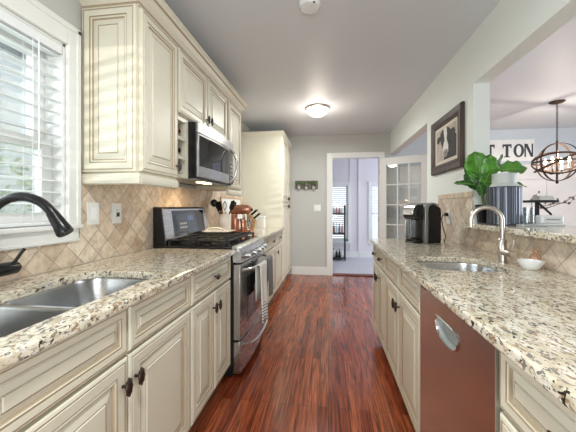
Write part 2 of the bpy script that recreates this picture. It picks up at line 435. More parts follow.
# trims, casings, baseboards
b = MB().box(DX0-.10, DX0, YB-.022, YB, 0, DZ+.09).box(DX1, DX1+.09, YB-.022, YB, 0, DZ+.09).box(DX0, DX1, YB-.022, YB, DZ, DZ+.09)
b.box(DX0-.015, DX0+.003, YB, YB+.12, 0, DZ).box(DX1-.003, DX1+.015, YB, YB+.12, 0, DZ).box(DX0, DX1, YB, YB+.12, DZ-.003, DZ+.015)
struct(b.build('trim_1', 'white', bevel=.004))
struct(MB().box(DX0-.01, DX1+.01, YB-.01, YB+.13, 0, .016).build('trim_2', 'woodthresh', bevel=.004))
struct(MB().box(-.65, DX0-.10, YB-.016, YB-.0005, 0, .14).build('baseboard_back', 'white', bevel=.004))
struct(MB().box(XR-.016, XR-.0005, 2.90, OP0, 0, .14).build('baseboard_right', 'white', bevel=.004))
struct(MB().box(XR+.12, 4.84, YB-.016, YB-.0005, 0, .14).build('baseboard_dining', 'white', bevel=.004))

# kitchen window on the left wall
def window_left():
    root = struct(bpy.data.objects.new('window_1', None)); COL.objects.link(root); root.location = (XL, .5, 1.1)
    c = .066
    b = MB()
    b.box(XL, XL+.02, WY1, WY1+c, WZ0-.02, WZ1+.10).box(XL, XL+.02, WY0-c, WY0, WZ0-.02, WZ1+.10).box(XL, XL+.02, WY0, WY1, WZ1, WZ1+.10)
    b.box(XL, XL+.026, WY1+c*.7, WY1+c+.004, WZ0-.02, WZ1+.10).box(XL, XL+.026, WY0-c, WY1+c+.004, WZ1+.075, WZ1+.104)
    b.build('casing', 'white', root, bevel=.004)
    b = MB().box(XL-.14, XL, WY1-.012, WY1, WZ0, WZ1).box(XL-.14, XL, WY0, WY0+.012, WZ0, WZ1).box(XL-.14, XL, WY0, WY1, WZ1-.012, WZ1)
    b.build('jamb', 'white', root)
    MB().box(XL-.10, XL+.035, WY0-c, WY1+c+.01, WZ0-.022, WZ0).build('stool', 'white', root, bevel=.006)
    MB().box(XL, XL+.016, WY0-c, WY1+c, 1.03, WZ0-.022).box(XL, XL+.022, WY0-c, WY1+c, 1.03, 1.045).build('apron', 'white', root, bevel=.004)
    a, e, zm = WY0+.012, WY1-.012, 1.50
    def sash(name, x, z0, z1, bot, top, st=.055):
        q = MB().box(x-.02, x+.02, a, a+st, z0, z1).box(x-.02, x+.02, e-st, e, z0, z1).box(x-.02, x+.02, a+st, e-st, z0, z0+bot).box(x-.02, x+.02, a+st, e-st, z1-top, z1)
        q.box(x-.015, x+.015, .46, .50, z0+bot, z1-top)
        o = q.build(name, 'white', root, bevel=.003)
        MB().box(x-.003, x+.003, a+st-.004, e-st+.004, z0+bot-.004, z1-top+.004).build('pane', 'pane', o)
    sash('lower_sash', XL-.075, WZ0, zm+.02, .06, .05); sash('upper_sash', XL-.118, zm-.02, WZ1-.012, .05, .05)
    return root
window_left()

def blind(name, label, y0, y1, z0, z1, x, pitch, depth, tilt, cords):
    t = thing(name, label, 'window blind', (x, (y0+y1)/2, z1))
    b = MB(); z = z1 - .05
    n = int((z1 - z0 - .06) / pitch)
    for k in range(n):
        zz = z - k*pitch
        s = len(b.v)
        pr = [(-depth/2, -.001), (-depth*.25, .0015), (0, .0025), (depth*.25, .0015), (depth/2, -.001), (depth/2, .0008), (depth*.25, .0037), (0, .0047), (-depth*.25, .0037), (-depth/2, .0008)]
        ct, st = math.cos(tilt), math.sin(tilt)
        b.prism([(x + u*ct - v*st, zz + u*st + v*ct) for u, v in pr], 'y', y0, y1)
    s = b.build('slat_stack', 'slat', t)
    MB().box(x-.03, x+.03, y0, y1, z1-.042, z1).build('headrail', 'slat', t, bevel=.004)
    MB().box(x-depth/2, x+depth/2, y0, y1, z0+.001, z0+.018).build('bottom_rail', 'slat', t, bevel=.004)
    for c in cords:
        q = MB()
        for dx in (-depth/2-.001, depth/2+.001): q.cyl((x+dx, c, z0+.01), (x+dx, c, z1-.04), .0012, seg=6)
        q.build('ladder_cord', 'slat', t)
    q = MB().cyl((x+.034, y1-.12, z1-.62), (x+.034, y1-.12, z1-.03), .003, seg=8).build('tilt_wand', 'slat', t)
    return t
blind('window_blind', 'white two-inch slatted blind hanging in the kitchen window over the black faucet', WY0+.016, WY1-.016, WZ0, WZ1-.013, XL-.028, .0545,   .046, R(-5), (-.2, .45, 1.13))

# narrow window added behind the camera, its blind tilted to slant the light stripes
b = MB().box(SX0-.06, SX0, -2.63, -2.61, SZ0-.06, SZ1+.06).box(SX1, SX1+.06, -2.63, -2.61, SZ0-.06, SZ1+.06).box(SX0, SX1, -2.63, -2.61, SZ1, SZ1+.06).box(SX0, SX1, -2.63, -2.61, SZ0-.06, SZ0)
struct(b.build('window_2', 'white', bevel=.003))
t = thing('window_blind', 'added narrow mini blind in the rear wall that cuts the light into stripes', 'window blind', (-1.0, -2.66, SZ1))
b = MB(); k = 0
while True:
    zc = SZ0 - .03 + k*.025
    if zc > SZ1 + .03: break
    cx = (SX0+SX1)/2; h = (SX1-SX0)/2 - .004; sl = math.tan(R(11))
    z0_, z1_ = zc - h*sl, zc + h*sl
    if z0_ > SZ0+.003 and z1_ < SZ1-.01:
        b.add([(cx-h, -2.67, z0_-.0065), (cx+h, -2.67, z1_-.0065), (cx+h, -2.656, z1_+.0065), (cx-h, -2.656, z0_+.0065),
               (cx-h, -2.67, z0_-.0055), (cx+h, -2.67, z1_-.0055), (cx+h, -2.656, z1_+.0075), (cx-h, -2.656, z0_+.0075)],
              [(0,3,2,1),(4,5,6,7),(0,1,5,4),(1,2,6,5),(2,3,7,6),(3,0,4,7)])
    k += 1
b.build('slat_stack', 'slat', t)
MB().box(SX0+.003, SX1-.003, -2.68, -2.648, SZ1-.012, SZ1-.0005).build('headrail', 'slat', t)

# far room windows with blinds
for n, (xa, xb, lb) in enumerate(((-.12, .46, 'tall white blind behind the bottle rack in the far room'), (.995, 1.6, 'tall white blind in the far room window beside the open door'))):
    root = struct(bpy.data.objects.new('window_%d' % (n+3), None)); COL.objects.link(root); root.location = (xa, FY, .4)
    MB().box(xa-.06, xa, FY-.02, FY, .32, 1.80).box(xb, xb+.06, FY-.02, FY, .32, 1.80).box(xa, xb, FY-.02, FY, 1.74, 1.80).box(xa, xb, FY-.03, FY, .32, .38).build('casing', 'white', root, bevel=.003)
    MB().box(xa, xa+.04, FY+.04, FY+.07, .38, 1.74).box(xb-.04, xb, FY+.04, FY+.07, .38, 1.74).box(xa, xb, FY+.04, FY+.07, 1.04, 1.08).box(xa, xb, FY+.04, FY+.07, .38, .43).box(xa, xb, FY+.04, FY+.07, 1.70, 1.74).build('sash', 'white', root)
    MB().box(xa+.04, xb-.04, FY+.052, FY+.058, .43, 1.70).build('pane', 'pane', root)
    t = thing('window_blind', lb, 'window blind', ((xa+xb)/2, FY+.012, 1.74))
    b = MB(); z = 1.69
    while z > .41:
        b.add([(xa+.004, FY-.004, z-.011), (xb-.004, FY-.004, z-.011), (xb-.004, FY+.024, z+.011), (xa+.004, FY+.024, z+.011), (xa+.004, FY-.004, z-.009), (xb-.004, FY-.004, z-.009), (xb-.004, FY+.024, z+.013), (xa+.004, FY+.024, z+.013)],
              [(0,3,2,1),(4,5,6,7),(0,1,5,4),(1,2,6,5),(2,3,7,6),(3,0,4,7)]); z -= .048
    b.build('slat_stack', 'slat', t); MB().box(xa+.002, xb-.002, FY-.012, FY+.03, 1.70, 1.739).build('headrail', 'slat', t)

# tiled backsplashes (part of the walls)
TL = .009
struct(MB().box(XL, XL+TL, -.45, WY1+.07, .907, 1.029).box(XL, XL+TL, WY1+.078, 4.275, .907, 1.372).box(XL, XL+TL, WY1+.07, WY1+.078, .907, 1.029).build('wall_left_backsplash', 'tile'))
o = struct(MB().box(XR-TL, XR, -.45, PT1-.003, .907, 1.053).box(XR-TL, XR, PT1-.003, 2.97, .907, 1.27).build('wall_right_backsplash', 'tile'))
b = MB(); y = PT1
while y < 2.96:
    b.box(XR-.013, XR, y+.001, min(y+.145, 2.985), 1.271, 1.315); y += .147
b.box(XR-.013, XR, 2.971, 2.985, .907, 1.27)
struct(b.build('trim_3', 'border', bevel=.004))

# dining room: whitewashed panelling low on the back wall
b = MB()
for r in range(5):
    z0, z1 = r*.376+.142, min((r+1)*.376+.138, 1.885)
    x = 1.2 - (r % 2)*.45
    while x < 4.84:
        x0, x1 = max(x, 1.16), min(x+.896, 4.845)
        if x1 > x0: b.box(x0, x1, YB-.014, YB-.001, z0, z1)
        x += .90
struct(b.build('wall_dining_panelling', 'panelw', bevel=.002))

# ------------------------------------------------------------------ cabinets
PROF = [(0, 0, 0), (0, .014, 0), (.004, .018, 0), (.011, .020, 0), (.0125, .0180, 1), (.0165, .0180, 1), (.018, .020, 0), (.046, .0195, 0),
        (.048, .0155, 1), (.051, .0155, 1), (.054, .0185, 0), (.060, .017, 0), (.0635, .0115, 1), (.0665, .0105, 1), (.070, .011, 0), (.094, .0165, 0), (.0955, .0150, 1), (.0985, .0150, 1), (.101, .0185, 0)]
def panel(mp, u0, u1, v0, v1, k=1.0, t=0.0):
    b = MB(); L = []; ms = []
    for i, (ins, w, m) in enumerate(PROF):
        a = ins * k
        L.append([mp(u0+a, v0+a, w+t), mp(u1-a, v0+a, w+t), mp(u1-a, v1-a, w+t), mp(u0+a, v1-a, w+t)])
        if i: ms.append(m)
    b.loops(L, 0, True, True, ms); b.m[-1] = 0
    return b
def faceL(x): return lambda u, v, w: (x + w, u, v)
def faceR(x): return lambda u, v, w: (x - w, u, v)
def faceF(y): return lambda u, v, w: (u, y - w, v)

def knob_mesh(mp, u, v, w, horiz=False):
    b = MB()
    b.cyl(mp(u, v, w), mp(u, v, w+.016), .0055, .0045, 10)
    L = []
    ru, rv = (.028, .016) if horiz else (.0155, .030)
    for i in range(9):
        a = math.pi*i/8; rr = max(math.sin(a), .03); h = w + .016 + .0085*(1 - math.cos(a))
        L.append([mp(u + ru*rr*(1 + .10*math.cos(8*q))*math.cos(q), v + rv*rr*(1 + .10*math.cos(8*q))*math.sin(q), h) for q in [2*math.pi*k/24 for k in range(24)]])
    b.loops(L)
    e = .027 if not horiz else 0; f = .0255 if horiz else 0
    for s in (-1, 1):
        p = mp(u + s*f, v + s*e, w+.0245); b.ell(p, .0042, .0042, .0042, 8, 6)
    return b

XFL, XFR = -.685, .432       # carcass fronts
def base_cabinet(side, y0, y1, fronts, label):
    L = side == 'L'
    xb = XL+.012 if L else XR-.012
    xf = XFL if L else XFR
    mp = faceL(xf+.0005) if L else faceR(xf-.0005)
    t = thing('base_cabinet', label, 'cabinet', (xf, (y0+y1)/2, 0))
    b = MB(); lo, hi = min(xb, xf), max(xb, xf)
    tk = xf-.06 if L else xf+.06
    for ya, yb in ((y0+.001, y0+.017), (y1-.017, y1-.001)):
        b.box(lo, hi, ya, yb, .105, .875); b.box(min(xb, tk), max(xb, tk), ya, yb, 0.0, .105)
    b.box(lo, hi, y0+.017, y1-.017, .105, .122)
    s = 1 if L else -1
    b.box(min(xb, xb+s*.008), max(xb, xb+s*.008), y0+.017, y1-.017, .122, .875)
    fx0, fx1 = min(xf, xf-s*.018), max(xf, xf-s*.018)
    b.box(fx0, fx1, y0+.017, y0+.03, .122, .875); b.box(fx0, fx1, y1-.03, y1-.017, .122, .875)
    b.box(fx0, fx1, y0+.03, y1-.03, .85, .875); b.box(fx0, fx1, y0+.03, y1-.03, .70, .722)
    b.box(min(tk, tk-s*.015), max(tk, tk-s*.015), y0+.017, y1-.017, 0, .105)
    b.build('carcass', 'bodyc', t)
    for fr in fronts:
        kind, a, c, z0, z1 = fr[:5]; h = fr[5] if len(fr) > 5 else None
        k = 1.0 if kind == 'door' else .62
        o = panel(mp, a, c, z0, z1, k).build({'door': 'door', 'drawer': 'drawer', 'false': 'false_front'}[kind], ['cream', 'glaze'], t, bevel=0)
        if kind == 'door' and h:
            u = a+.028 if h == 'lo' else c-.028
            knob_mesh(mp, u, z1-.085, .0195).build('handle', 'bronze', o, smooth=True)
        elif kind == 'drawer' and h:
            knob_mesh(mp, (a+c)/2, (z0+z1)/2, .0185, True).build('knob', 'bronze', o, smooth=True)
    return t
Dz = (.118, .700); Tz = (.712, .868)
base_cabinet('L', -.45, .462, [('false', -.446, .004, *Tz), ('false', .01, .458, *Tz), ('door', -.446, .004, *Dz, 'hi'), ('door', .01, .458, *Dz, 'lo')], 'cream base cabinet left of the double sink, nearest the camera')
base_cabinet('L', .465, 1.383, [('false', .469, .917, *Tz), ('false', .925, 1.379, *Tz), ('door', .469, .917, *Dz, 'hi'), ('door', .925, 1.379, *Dz, 'lo')], 'wide cream glazed sink base cabinet under the black faucet')
base_cabinet('L', 1.386, 1.985, [('drawer', 1.390, 1.978, *Tz, 1), ('door', 1.390, 1.681, *Dz, 'hi'), ('door', 1.687, 1.978, *Dz, 'lo')], 'cream base cabinet with one drawer over two doors, just before the range')
for ya, yb, lb in ((2.766, 3.268, 'cream base cabinet with one drawer and door, right beside the oven towels'), (3.270, 3.772, 'middle cream base cabinet between the range and the tall pantry'), (3.774, 4.276, 'cream base cabinet with drawer and door touching the tall pantry')):
    base_cabinet('L', ya, yb, [('drawer', ya+.004, yb-.004, *Tz, 1), ('door', ya+.004, yb-.004, *Dz, 'hi' if ya < 3 else 'lo')], lb)
base_cabinet('R', -.45, .338, [('drawer', -.446, .334, *Tz, 1), ('door', -.446, -.06, *Dz, 'hi'), ('door', -.054, .334, *Dz, 'lo')], 'cream base cabinet nearest the camera under the bar-side counter')
base_cabinet('R', .340, .796, [('drawer', .344, .792, *Tz, 1), ('door', .344, .792, *Dz, 'lo')], 'pale cream base cabinet with one drawer, in front of the dishwasher')
base_cabinet('R', 1.420, 2.274, [('false', 1.424, 1.826, *Tz), ('false', 1.85, 2.270, *Tz), ('door', 1.424, 1.840, *Dz, 'hi'), ('door', 1.854, 2.270, *Dz, 'lo')], 'cream sink base cabinet with two doors beside the stainless dishwasher')
base_cabinet('R', 2.276, 2.86, [('drawer', 2.280, 2.562, *Tz, 1), ('drawer', 2.572, 2.856, *Tz, 1), ('door', 2.280, 2.562, *Dz, 'hi'), ('door', 2.572, 2.856, *Dz, 'lo')], 'cream base cabinet with two small drawers under the coffee maker')

# countertops
slab_l = slab('countertop', [(XL+.011, -.45), (-.634, -.45), (-.634, 1.990), (XL+.011, 1.990)],
     [rrect(-1.085, -.728, .49, 1.235, .10)], .876, .907, 'granite')
tag(slab_l, 'speckled beige granite countertop around the double sink below the window', 'countertop')
tag(slab('countertop', [(XL+.011, 2.760), (-.634, 2.760), (-.634, 4.276), (XL+.011, 4.276)], [], .876, .907, 'granite'), 'short granite countertop between the range and the tall pantry', 'countertop')
tag(slab('countertop', [(.377, -.45), (XR-.011, -.45), (XR-.011, 2.88), (.377+.03, 2.88), (.377, 2.85)], [rrect(.470, .855, 1.465, 1.85, .11)], .876, .907, 'granite'), 'long granite countertop with the small sink and coffee maker', 'countertop')
tag(slab('bar_counter', [(.955, PT0+.01), (1.43, PT0+.01), (1.43, 2.317), (.955, 2.317)], [], 1.057, 1.088, 'granite'), 'raised granite bar ledge holding the plant and ribbed jar', 'countertop')

def bowl(name, parent, x0, x1, y0, y1, r, depth, m='steelH'):
    L = []
    for ins, z in ((-.012, .8755), (.0, .8755), (.002, .865), (.006, .876-depth+.04), (.02, .876-depth+.01), (.045, .876-depth)):
        L.append([(p[0], p[1], z) for p in rrect(x0+ins, x1-ins, y0+ins, y1-ins, tuple(max(q-ins*.6, .012) for q in (r if isinstance(r, tuple) else (r,)*4)))])
    o = MB().loops(L, 0, False, True).build(name, m, parent, smooth=True, solid=.0015)
    cx, cy = (x0+x1)/2, (y0+y1)/2; z = .876-depth
    d = MB().lathe([(.044, .001), (.044, .004), (.036, .004), (.032, .001), (.012, .001), (.010, .006), (.001, .006)], (cx, cy, z)).build('drain', 'chrome', o, smooth=True)
    return o
t = thing('kitchen_sink', 'stainless double-bowl sink set into the granite below the window', 'sink', (-.88, .72, .70))
bowl('bowl', t, -1.085, -.728, .49, .836, (.085, .02, .02, .085), .20); bowl('bowl', t, -1.085, -.728, .862, 1.235, (.02, .10, .10, .02), .19)
MB().box(-1.084, -.729, .8345, .8635, .852, .868).build('divider', 'steelH', t, bevel=.007, seg=3, smooth=True)
t = thing('prep_sink', 'small stainless single-bowl sink beside the brushed nickel faucet', 'sink', (.65, 1.64, .72))
bowl('bowl', t, .470, .855, 1.465, 1.85, .11, .17)

# upper cabinets along the left wall
XU, ZU0, ZU1 = -.955, 1.372, 2.24
def upper_cabinet(y0, y1, z0, doors, label, side_panel=False):
    t = thing('wall_cabinet', label, 'cabinet', (XU, (y0+y1)/2, z0))
    b = MB().box(XL+.001, XU, y0, y1, z0, ZU1)
    b.build('carcass', 'bodyc', t, bevel=.001)
    for a, c, d0, d1, h in doors:
        o = panel(faceL(XU+.0005), a, c, d0, d1, .95).build('door', ['cream', 'glaze'], t)
        if h:
            knob_mesh(faceL(XU), a+.026 if h == 'lo' else c-.026, d0+.07, .0195).build('handle', 'bronze', o, smooth=True)
    if side_panel:
        lab(panel(faceF(y0-.0005), XL+.006, XU-.003, z0+.006, 2.222, 1.0).build('end_panel', ['cream', 'glaze'], t), 'raised end panel facing the window')
    if z0 < 1.5:   # light rail under the cabinet
        pr = [(0, 0), (.010, .006), (.014, .02), (.014, .036), (.006, .046), (.006, .0555), (-.015, .0555), (-.015, 0)]
        b = MB().prism([(XU+p[0]+.006, z0-.0565+p[1]) for p in pr], 'y', y0-.002, y1)
        if side_panel: b.prism([(y0-p[0]-.006, z0-.0565+p[1]) for p in pr], 'x', XL+.001, XU+.018)
        b.build('light_rail', 'cream', t)
    return t
upper_cabinet(1.393, 1.768, ZU0, [(1.397, 1.764, ZU0+.012, 2.212, 'hi')], 'tall cream wall cabinet beside the window with a raised end panel', True)
upper_cabinet(1.770, 2.686, 1.795, [(1.776, 2.222, 1.803, 2.212, 'hi'), (2.232, 2.680, 1.803, 2.212, 'lo')], 'short cream double-door wall cabinet above the microwave')
upper_cabinet(2.732, 3.14, ZU0, [(2.736, 3.134, ZU0+.012, 2.212, 'lo')], 'single-door cream wall cabinet past the microwave, before the pantry')
MB().box(XL+.001, XU, 2.6875, 2.7305, 1.796, ZU1).build('trim_4', 'bodyc')['kind'] = 'structure'
cr = [(0, 0), (.006, .004), (.008, .018), (.016, .026), (.030, .040), (.045, .062), (.055, .068), (.058, .092), (.064, .096), (.064, .108), (-.02, .108), (-.02, 0)]
b = MB()
y0, y1 = 1.393, 3.14
pl = lambda p: [(XL+.001, y0-p[0]-.002, ZU1-.02+p[1]), (XU+.002+p[0], y0-p[0]-.002, ZU1-.02+p[1]), (XU+.002+p[0], y1+p[0]+.002, ZU1-.02+p[1]), (XL+.001, y1+p[0]+.002, ZU1-.02+p[1])]
for i in range(len(cr) - 3):
    A, B = pl(cr[i]), pl(cr[i+1])
    for k in range(3): b.add([A[k], A[k+1], B[k+1], B[k]], [(0, 1, 2, 3)], 1 if i in (1, 5) else 0)
A = pl(cr[9]); b.add(A, [(0, 1, 2, 3)])
struct(b.build('trim_5', ['cream', 'glaze']))

# spice / wine cubby left of the microwave
t = thing('wine_cubby', 'narrow cream cubby column of three openings beside the microwave', 'shelf', (XU, 1.85, 1.40))
a, c = 1.772, 1.944
b = MB()
xf = XU-.004
b.box(XL+.001, xf, a, a+.018, 1.395, 1.793).box(XL+.001, xf, c-.03, c, 1.395, 1.793).box(XL+.001, XL+.01, a+.018, c-.03, 1.395, 1.793)
zz = [1.395, 1.515, 1.640, 1.765]
for z, th in ((1.395, .022), (1.515, .024), (1.640, .024), (1.765, .028)): b.box(XL+.01, xf, a+.018, c-.03, z, z+th)
b.build('carcass', 'cream', t, bevel=.001)
for n, (z, mm, lb) in enumerate(((1.664, 'red', 'red-capped bottle lying in the top cubby beside the microwave'), (1.539, 'wine', 'dark bottle lying in the middle cubby beside the microwave'), (1.417, 'wine', 'dark bottle lying in the bottom cubby beside the microwave'))):
    t = thing('wine_bottle', lb, 'bottle', (xf-.2, 1.846, z), group='bottles in the cubby column')
    r = .036; cz = z + r + .001; y = 1.855
    q = MB().lathe([(.030, 0), (r, .006), (r, .17), (.030, .195), (.016, .215), (.014, .235)], (0, 0, 0), 20)
    q.xf(lambda p: Vector((xf-.25+p.z, y+p.x, cz+p.y)))
    q.build('bottle_body', 'wine', t, smooth=True)
    q = MB().lathe([(.0155, 0), (.0165, .002), (.0165, .05), (.013, .052)], (0, 0, 0), 16)
    q.xf(lambda p: Vector((xf-.018-.05+.0+p.z, y+p.x, cz+p.y))); q.build('foil_cap', mm, t, smooth=True)

# microwave over the range
def microwave():
    y0, y1, z0, z1, xf = 1.952, 2.712, 1.400, 1.790, -.872
    t = thing('microwave', 'stainless over-the-range microwave with a curved handle and black side', 'microwave', (-1.05, 2.33, z0))
    MB().box(XL+.011, xf-.034, y0, y1, z0, z1).build('casing', 'black', t, bevel=.003)
    def bow(y): return .022*(1-((y-(y0+y1)/2)/(.38))**2)
    def bowed(name, ya, yb, za, zb, xo, m, th=.03):
        ys = [ya+(yb-ya)*i/10 for i in range(11)]
        poly = [(xf-.033, ya)] + [(xf-.02+bow(y)+xo, y) for y in ys] + [(xf-.033, yb)]
        return MB().prism(poly, 'z', za, zb).build(name, m, t, smooth=True, bevel=.002)
    bowed('vent_panel', y0, y1, z1-.075, z1, .002, 'steelM')
    d = bowed('door', y0, y1-.15, z0+.01, z1-.078, 0, 'steelM')
    w = bowed('door_window', y0+.02, y1-.165, z0+.085, z1-.090, .0025, 'glassblack')
    bowed('control_panel', y1-.148, y1, z0+.01, z1-.078, 0, 'black')
    # buttons
    q = MB()
    for r in range(5):
        for cc in range(3):
            yy = y1-.122+cc*.036; q.box(xf-.0+bow(yy)-.021, xf+bow(yy)-.0175, yy, yy+.024, z0+.05+r*.036, z0+.07+r*.036)
    q.build('keypad', 'greyp', t); 
    pts = []
    for i in range(15):
        a = -1 + 2*i/14
        pts.append((xf+.012+.065*(1-a*a)**.6, y1-.185, (z0+z1)/2-.035+a*.140))
    MB().tube(pts, .0105, 12).build('handle', 'steelV', t, smooth=True)
    MB().box(XL+.1, xf-.06, y0+.03, y1-.03, z0-.006, z0-.0003).build('grease_filter', 'greyp', t)
    MB().box(-1.02, -.96, 2.20, 2.36, z0-.010, z0-.0065).build('cooktop_lamp', 'hoodlamp', t)
    l = bpy.data.lights.new('cooktop_lamp_light', 'AREA'); l.size = .15; l.energy = 1.6; l.color = (1, .72, .4)
    o = bpy.data.objects.new('cooktop_lamp_light', l); COL.objects.link(o); o.location = (-.99, 2.28, z0-.02)
microwave()

# tall pantry at the end of the run
t = thing('pantry_cabinet', 'tall cream pantry cabinet standing against the back wall', 'cabinet', (-.95, 4.78, 0))
PX, PY0, PY1 = -.675, 4.28, 5.262
MB().box(XL+.001, PX, PY0, PY1, .10, 2.235).box(XL+.001, PX-.06, PY0+.0, PY1, 0, .10).build('carcass', 'cream', t, bevel=.002)
for ya, yb, h in ((PY0+.004, 4.768, 'hi'), (4.774, PY1-.004, 'lo')):
    for z0, z1, hz in ((.115, 1.265, 1.21), (1.275, 2.22, 1.33)):
        o = panel(faceL(PX+.0005), ya, yb, z0, z1, .95).build('door', ['cream', 'glaze'], t)
        knob_mesh(faceL(PX), (yb-.03 if h == 'hi' else ya+.03), hz, .0195).build('handle', 'bronze', o, smooth=True)
b = MB()
pl = lambda p: [(XL+.001, PY0-p[0]*.5-.002, 2.215+p[1]*.8), (PX+.002+p[0]*.5, PY0-p[0]*.5-.002, 2.215+p[1]*.8), (PX+.002+p[0]*.5, PY1, 2.215+p[1]*.8), (XL+.001, PY1, 2.215+p[1]*.8)]
for i in range(len(cr) - 3):
    A, B = pl(cr[i]), pl(cr[i+1])
    for k in range(2): b.add([A[k], A[k+1], B[k+1], B[k]], [(0, 1, 2, 3)])
b.add(pl(cr[9]), [(0, 1, 2, 3)])
b.build('crown', 'cream', t)

# ------------------------------------------------------------------ gas range
def gas_range():
    y0, y1 = 1.996, 2.754; ym = (y0+y1)/2
    t = thing('gas_range', 'stainless gas range with black grates between the base cabinets', 'range', (-.93, ym, 0))
    MB().box(XL+.012, -.655, y0, y1, .03, .908).build('body', 'black', t, bevel=.003)
    q = MB()
    for yy in (y0+.05, y1-.05):
        for xx in (-1.2, -.72): q.cyl((xx, yy, 0), (xx, yy, .03), .018)
    q.build('leveling_feet', 'black', t)
    MB().box(XL+.012, -.665, y0-.003, y1+.003, .9085, .925).build('cooktop', 'glassblack', t, bevel=.004)
    # backguard
    bgd = MB().prism([(XL+.012, .926), (-1.155, .926), (-1.155, .945), (-1.186, 1.185), (-1.196, 1.20), (XL+.012, 1.20)], 'y', y0, y1).build('backguard', 'black', t, bevel=.004)
    def slant(ya, yb, za, zb, off):
        X = lambda z: -1.155 - .031*(z-.945)/.24 + off
        return MB().prism([(X(za)-.003, za), (X(za), za), (X(zb), zb), (X(zb)-.003, zb)], 'y', ya, yb)
    slant(y0+.004, y1-.004, .955, 1.185, .003).build('fascia', 'steelV', bgd)
    slant(y0+.13, y1-.07, .972, 1.172, .006).build('control_screen', 'glassblack', bgd)
    slant(y0+.36, y0+.46, 1.09, 1.13, .0075).build('clock_display', 'display', bgd)
    q = MB()
    for i in range(4):
        for j in range(2): q.add(*(lambda s: (s.v, s.f))(slant(y0+.23+i*.03, y0+.248+i*.03, 1.03+j*.03, 1.045+j*.03, .0072)))
    q.build('button_set', 'greyp', bgd)
    # burners and grates
    for xx in (-1.06, -.82):
        for yy in (y0+.15, y1-.15):
            bu = MB().lathe([(.055, 0), (.055, .006), (.040, .010), (.040, .018), (.034, .021), (0, .021)], (xx, yy, .9252)).build('burner', 'matblack', t, smooth=True)
    for k in range(3):
        ya = y0+.02 + k*.241; yb = ya+.236
        q = MB(); zt = .966; r = .0065
        X0, X1 = -1.145, -.70
        bar = lambda a, c: q.box(min(a[0], c[0])-r, max(a[0], c[0])+r, min(a[1], c[1])-r, max(a[1], c[1])+r, zt-.012, zt)
        for yy in (ya+.008, (ya+yb)/2, yb-.008): bar((X0, yy), (X1, yy))
        for xx in (X0, X0+.111, (X0+X1)/2, X1-.111, X1): bar((xx, ya+.008), (xx, yb-.008))
        for xx in (X0, (X0+X1)/2, X1):
            for yy in (ya+.008, yb-.008): q.box(xx-r, xx+r, yy-r, yy+r, .9252, zt-.012)
        q.build('grate', 'matblack', t, bevel=.002)
    # front: control lip, door and drawer, bowed forwards
    bw = lambda y, a=.022: a*(1-((y-ym)/(.379))**2)
    ys = [y0 + (y1-y0)*i/12 for i in range(13)]
    prof = [(-.664, .926), (-.645, .927), (-.612, .905), (-.600, .88), (-.598, .812), (-.654, .812)]
    L = [[(px + (bw(y) if px > -.65 else 0), y, pz) for px, pz in prof] for y in ys]
    MB().loops(L).build('control_panel', 'steelV', t, smooth=True)
    for i in range(5):
        yy = y0+.095+i*.142; x = -.599 + bw(yy)
        k = MB().cyl((x, yy, .853), (x+.010, yy, .853), .024, .024, 20).cyl((x+.010, yy, .853), (x+.034, yy, .853), .020, .017, 20)
        k.box(x+.034, x+.040, yy-.004, yy+.004, .838, .868)
        k.build('burner_knob', 'steelV', t, smooth=True)
    def front(name, ya, yb, za, zb, xf, m, back=-.654, parent=t):
        yy = [ya+(yb-ya)*i/12 for i in range(13)]
        return MB().prism([(back, ya)] + [(xf+bw(y), y) for y in yy] + [(back, yb)], 'z', za, zb).build(name, m, parent, smooth=True, bevel=.003)
    dr = front('oven_door', y0+.003, y1-.003, .275, .800, -.606, 'steelV')
    front('oven_window', y0+.13, y1-.13, .36, .69, -.604, 'glassblack', -.62, dr)
    front('drawer', y0+.003, y1-.003, .045, .262, -.606, 'steelV')
    def bail(z, dip, nm, par):
        pts = []
        for i in range(17):
            a = -1+2*i/16; y = ym+a*.345
            st = .052*(1-abs(a)**8) - .004
            pts.append((-.600+bw(y)+st, y, z - dip*(1-a*a)))
        return MB().tube(pts, .0115, 12).build(nm, 'steelV', par, smooth=True)
    bail(.755, 0, 'handle', dr); bail(.235, .035, 'drawer_handle', t)
gas_range()

# towels over the oven handle
def towel(name, label, y0, y1, zf, zb, mats, amp, ph, split=None):
    n, P = 16, []
    hx, hz, r = -.5285, .755, .0165
    path = [(hx-r, zb)] + [(hx-r, zb + (hz-zb)*k/4) for k in range(1, 4)]
    path += [(hx - r*math.cos(a), hz + r*math.sin(a)) for a in [math.pi*k/8 for k in range(9)]]
    path += [(hx + r + .004*k/9, hz - (hz-zf)*k/9) for k in range(1, 10)]
    V, F, Mi = [], [], []
    for j, (px, pz) in enumerate(path):
        dn = max(0, (hz - pz)) / (hz-zf)
        for i in range(n+1):
            u = i/n; y = y0 + (y1-y0)*u
            bwv = .022*(1-((y-2.375)/.379)**2)
            yy = (y0+y1)/2 + (y - (y0+y1)/2)*(1 - .12*dn)
            f = amp*(.25+.9*dn)*math.sin(u*11+ph) if px > hx else 0
            if px > hx: f = max(f, -.006) + amp*.4*dn
            V.append((px + bwv - .022 + .0225 + f, yy, pz + .006*math.sin(u*5+ph)*dn))
    for j in range(len(path)-1):
        for i in range(n):
            a = j*(n+1)+i; F.append((a, a+1, a+n+2, a+n+1))
            Mi.append(1 if (len(mats) > 1 and j >= len(path)-4) else 0)
    b = MB(); b.v = V; b.f = F; b.m = Mi
    o = b.build(name, mats, None, smooth=True, solid=.004)
    return tag(o, label, 'towel')
towel('dish_towel', 'white dish towel with a striped end on the oven handle', 2.14, 2.36, .33, .50, ['towelw', 'towels'], .012, .5)
towel('dish_towel', 'plain grey dish towel hanging on the oven handle, nearer the pantry', 2.39, 2.62, .46, .55, ['towelg'], .010, 1.9)

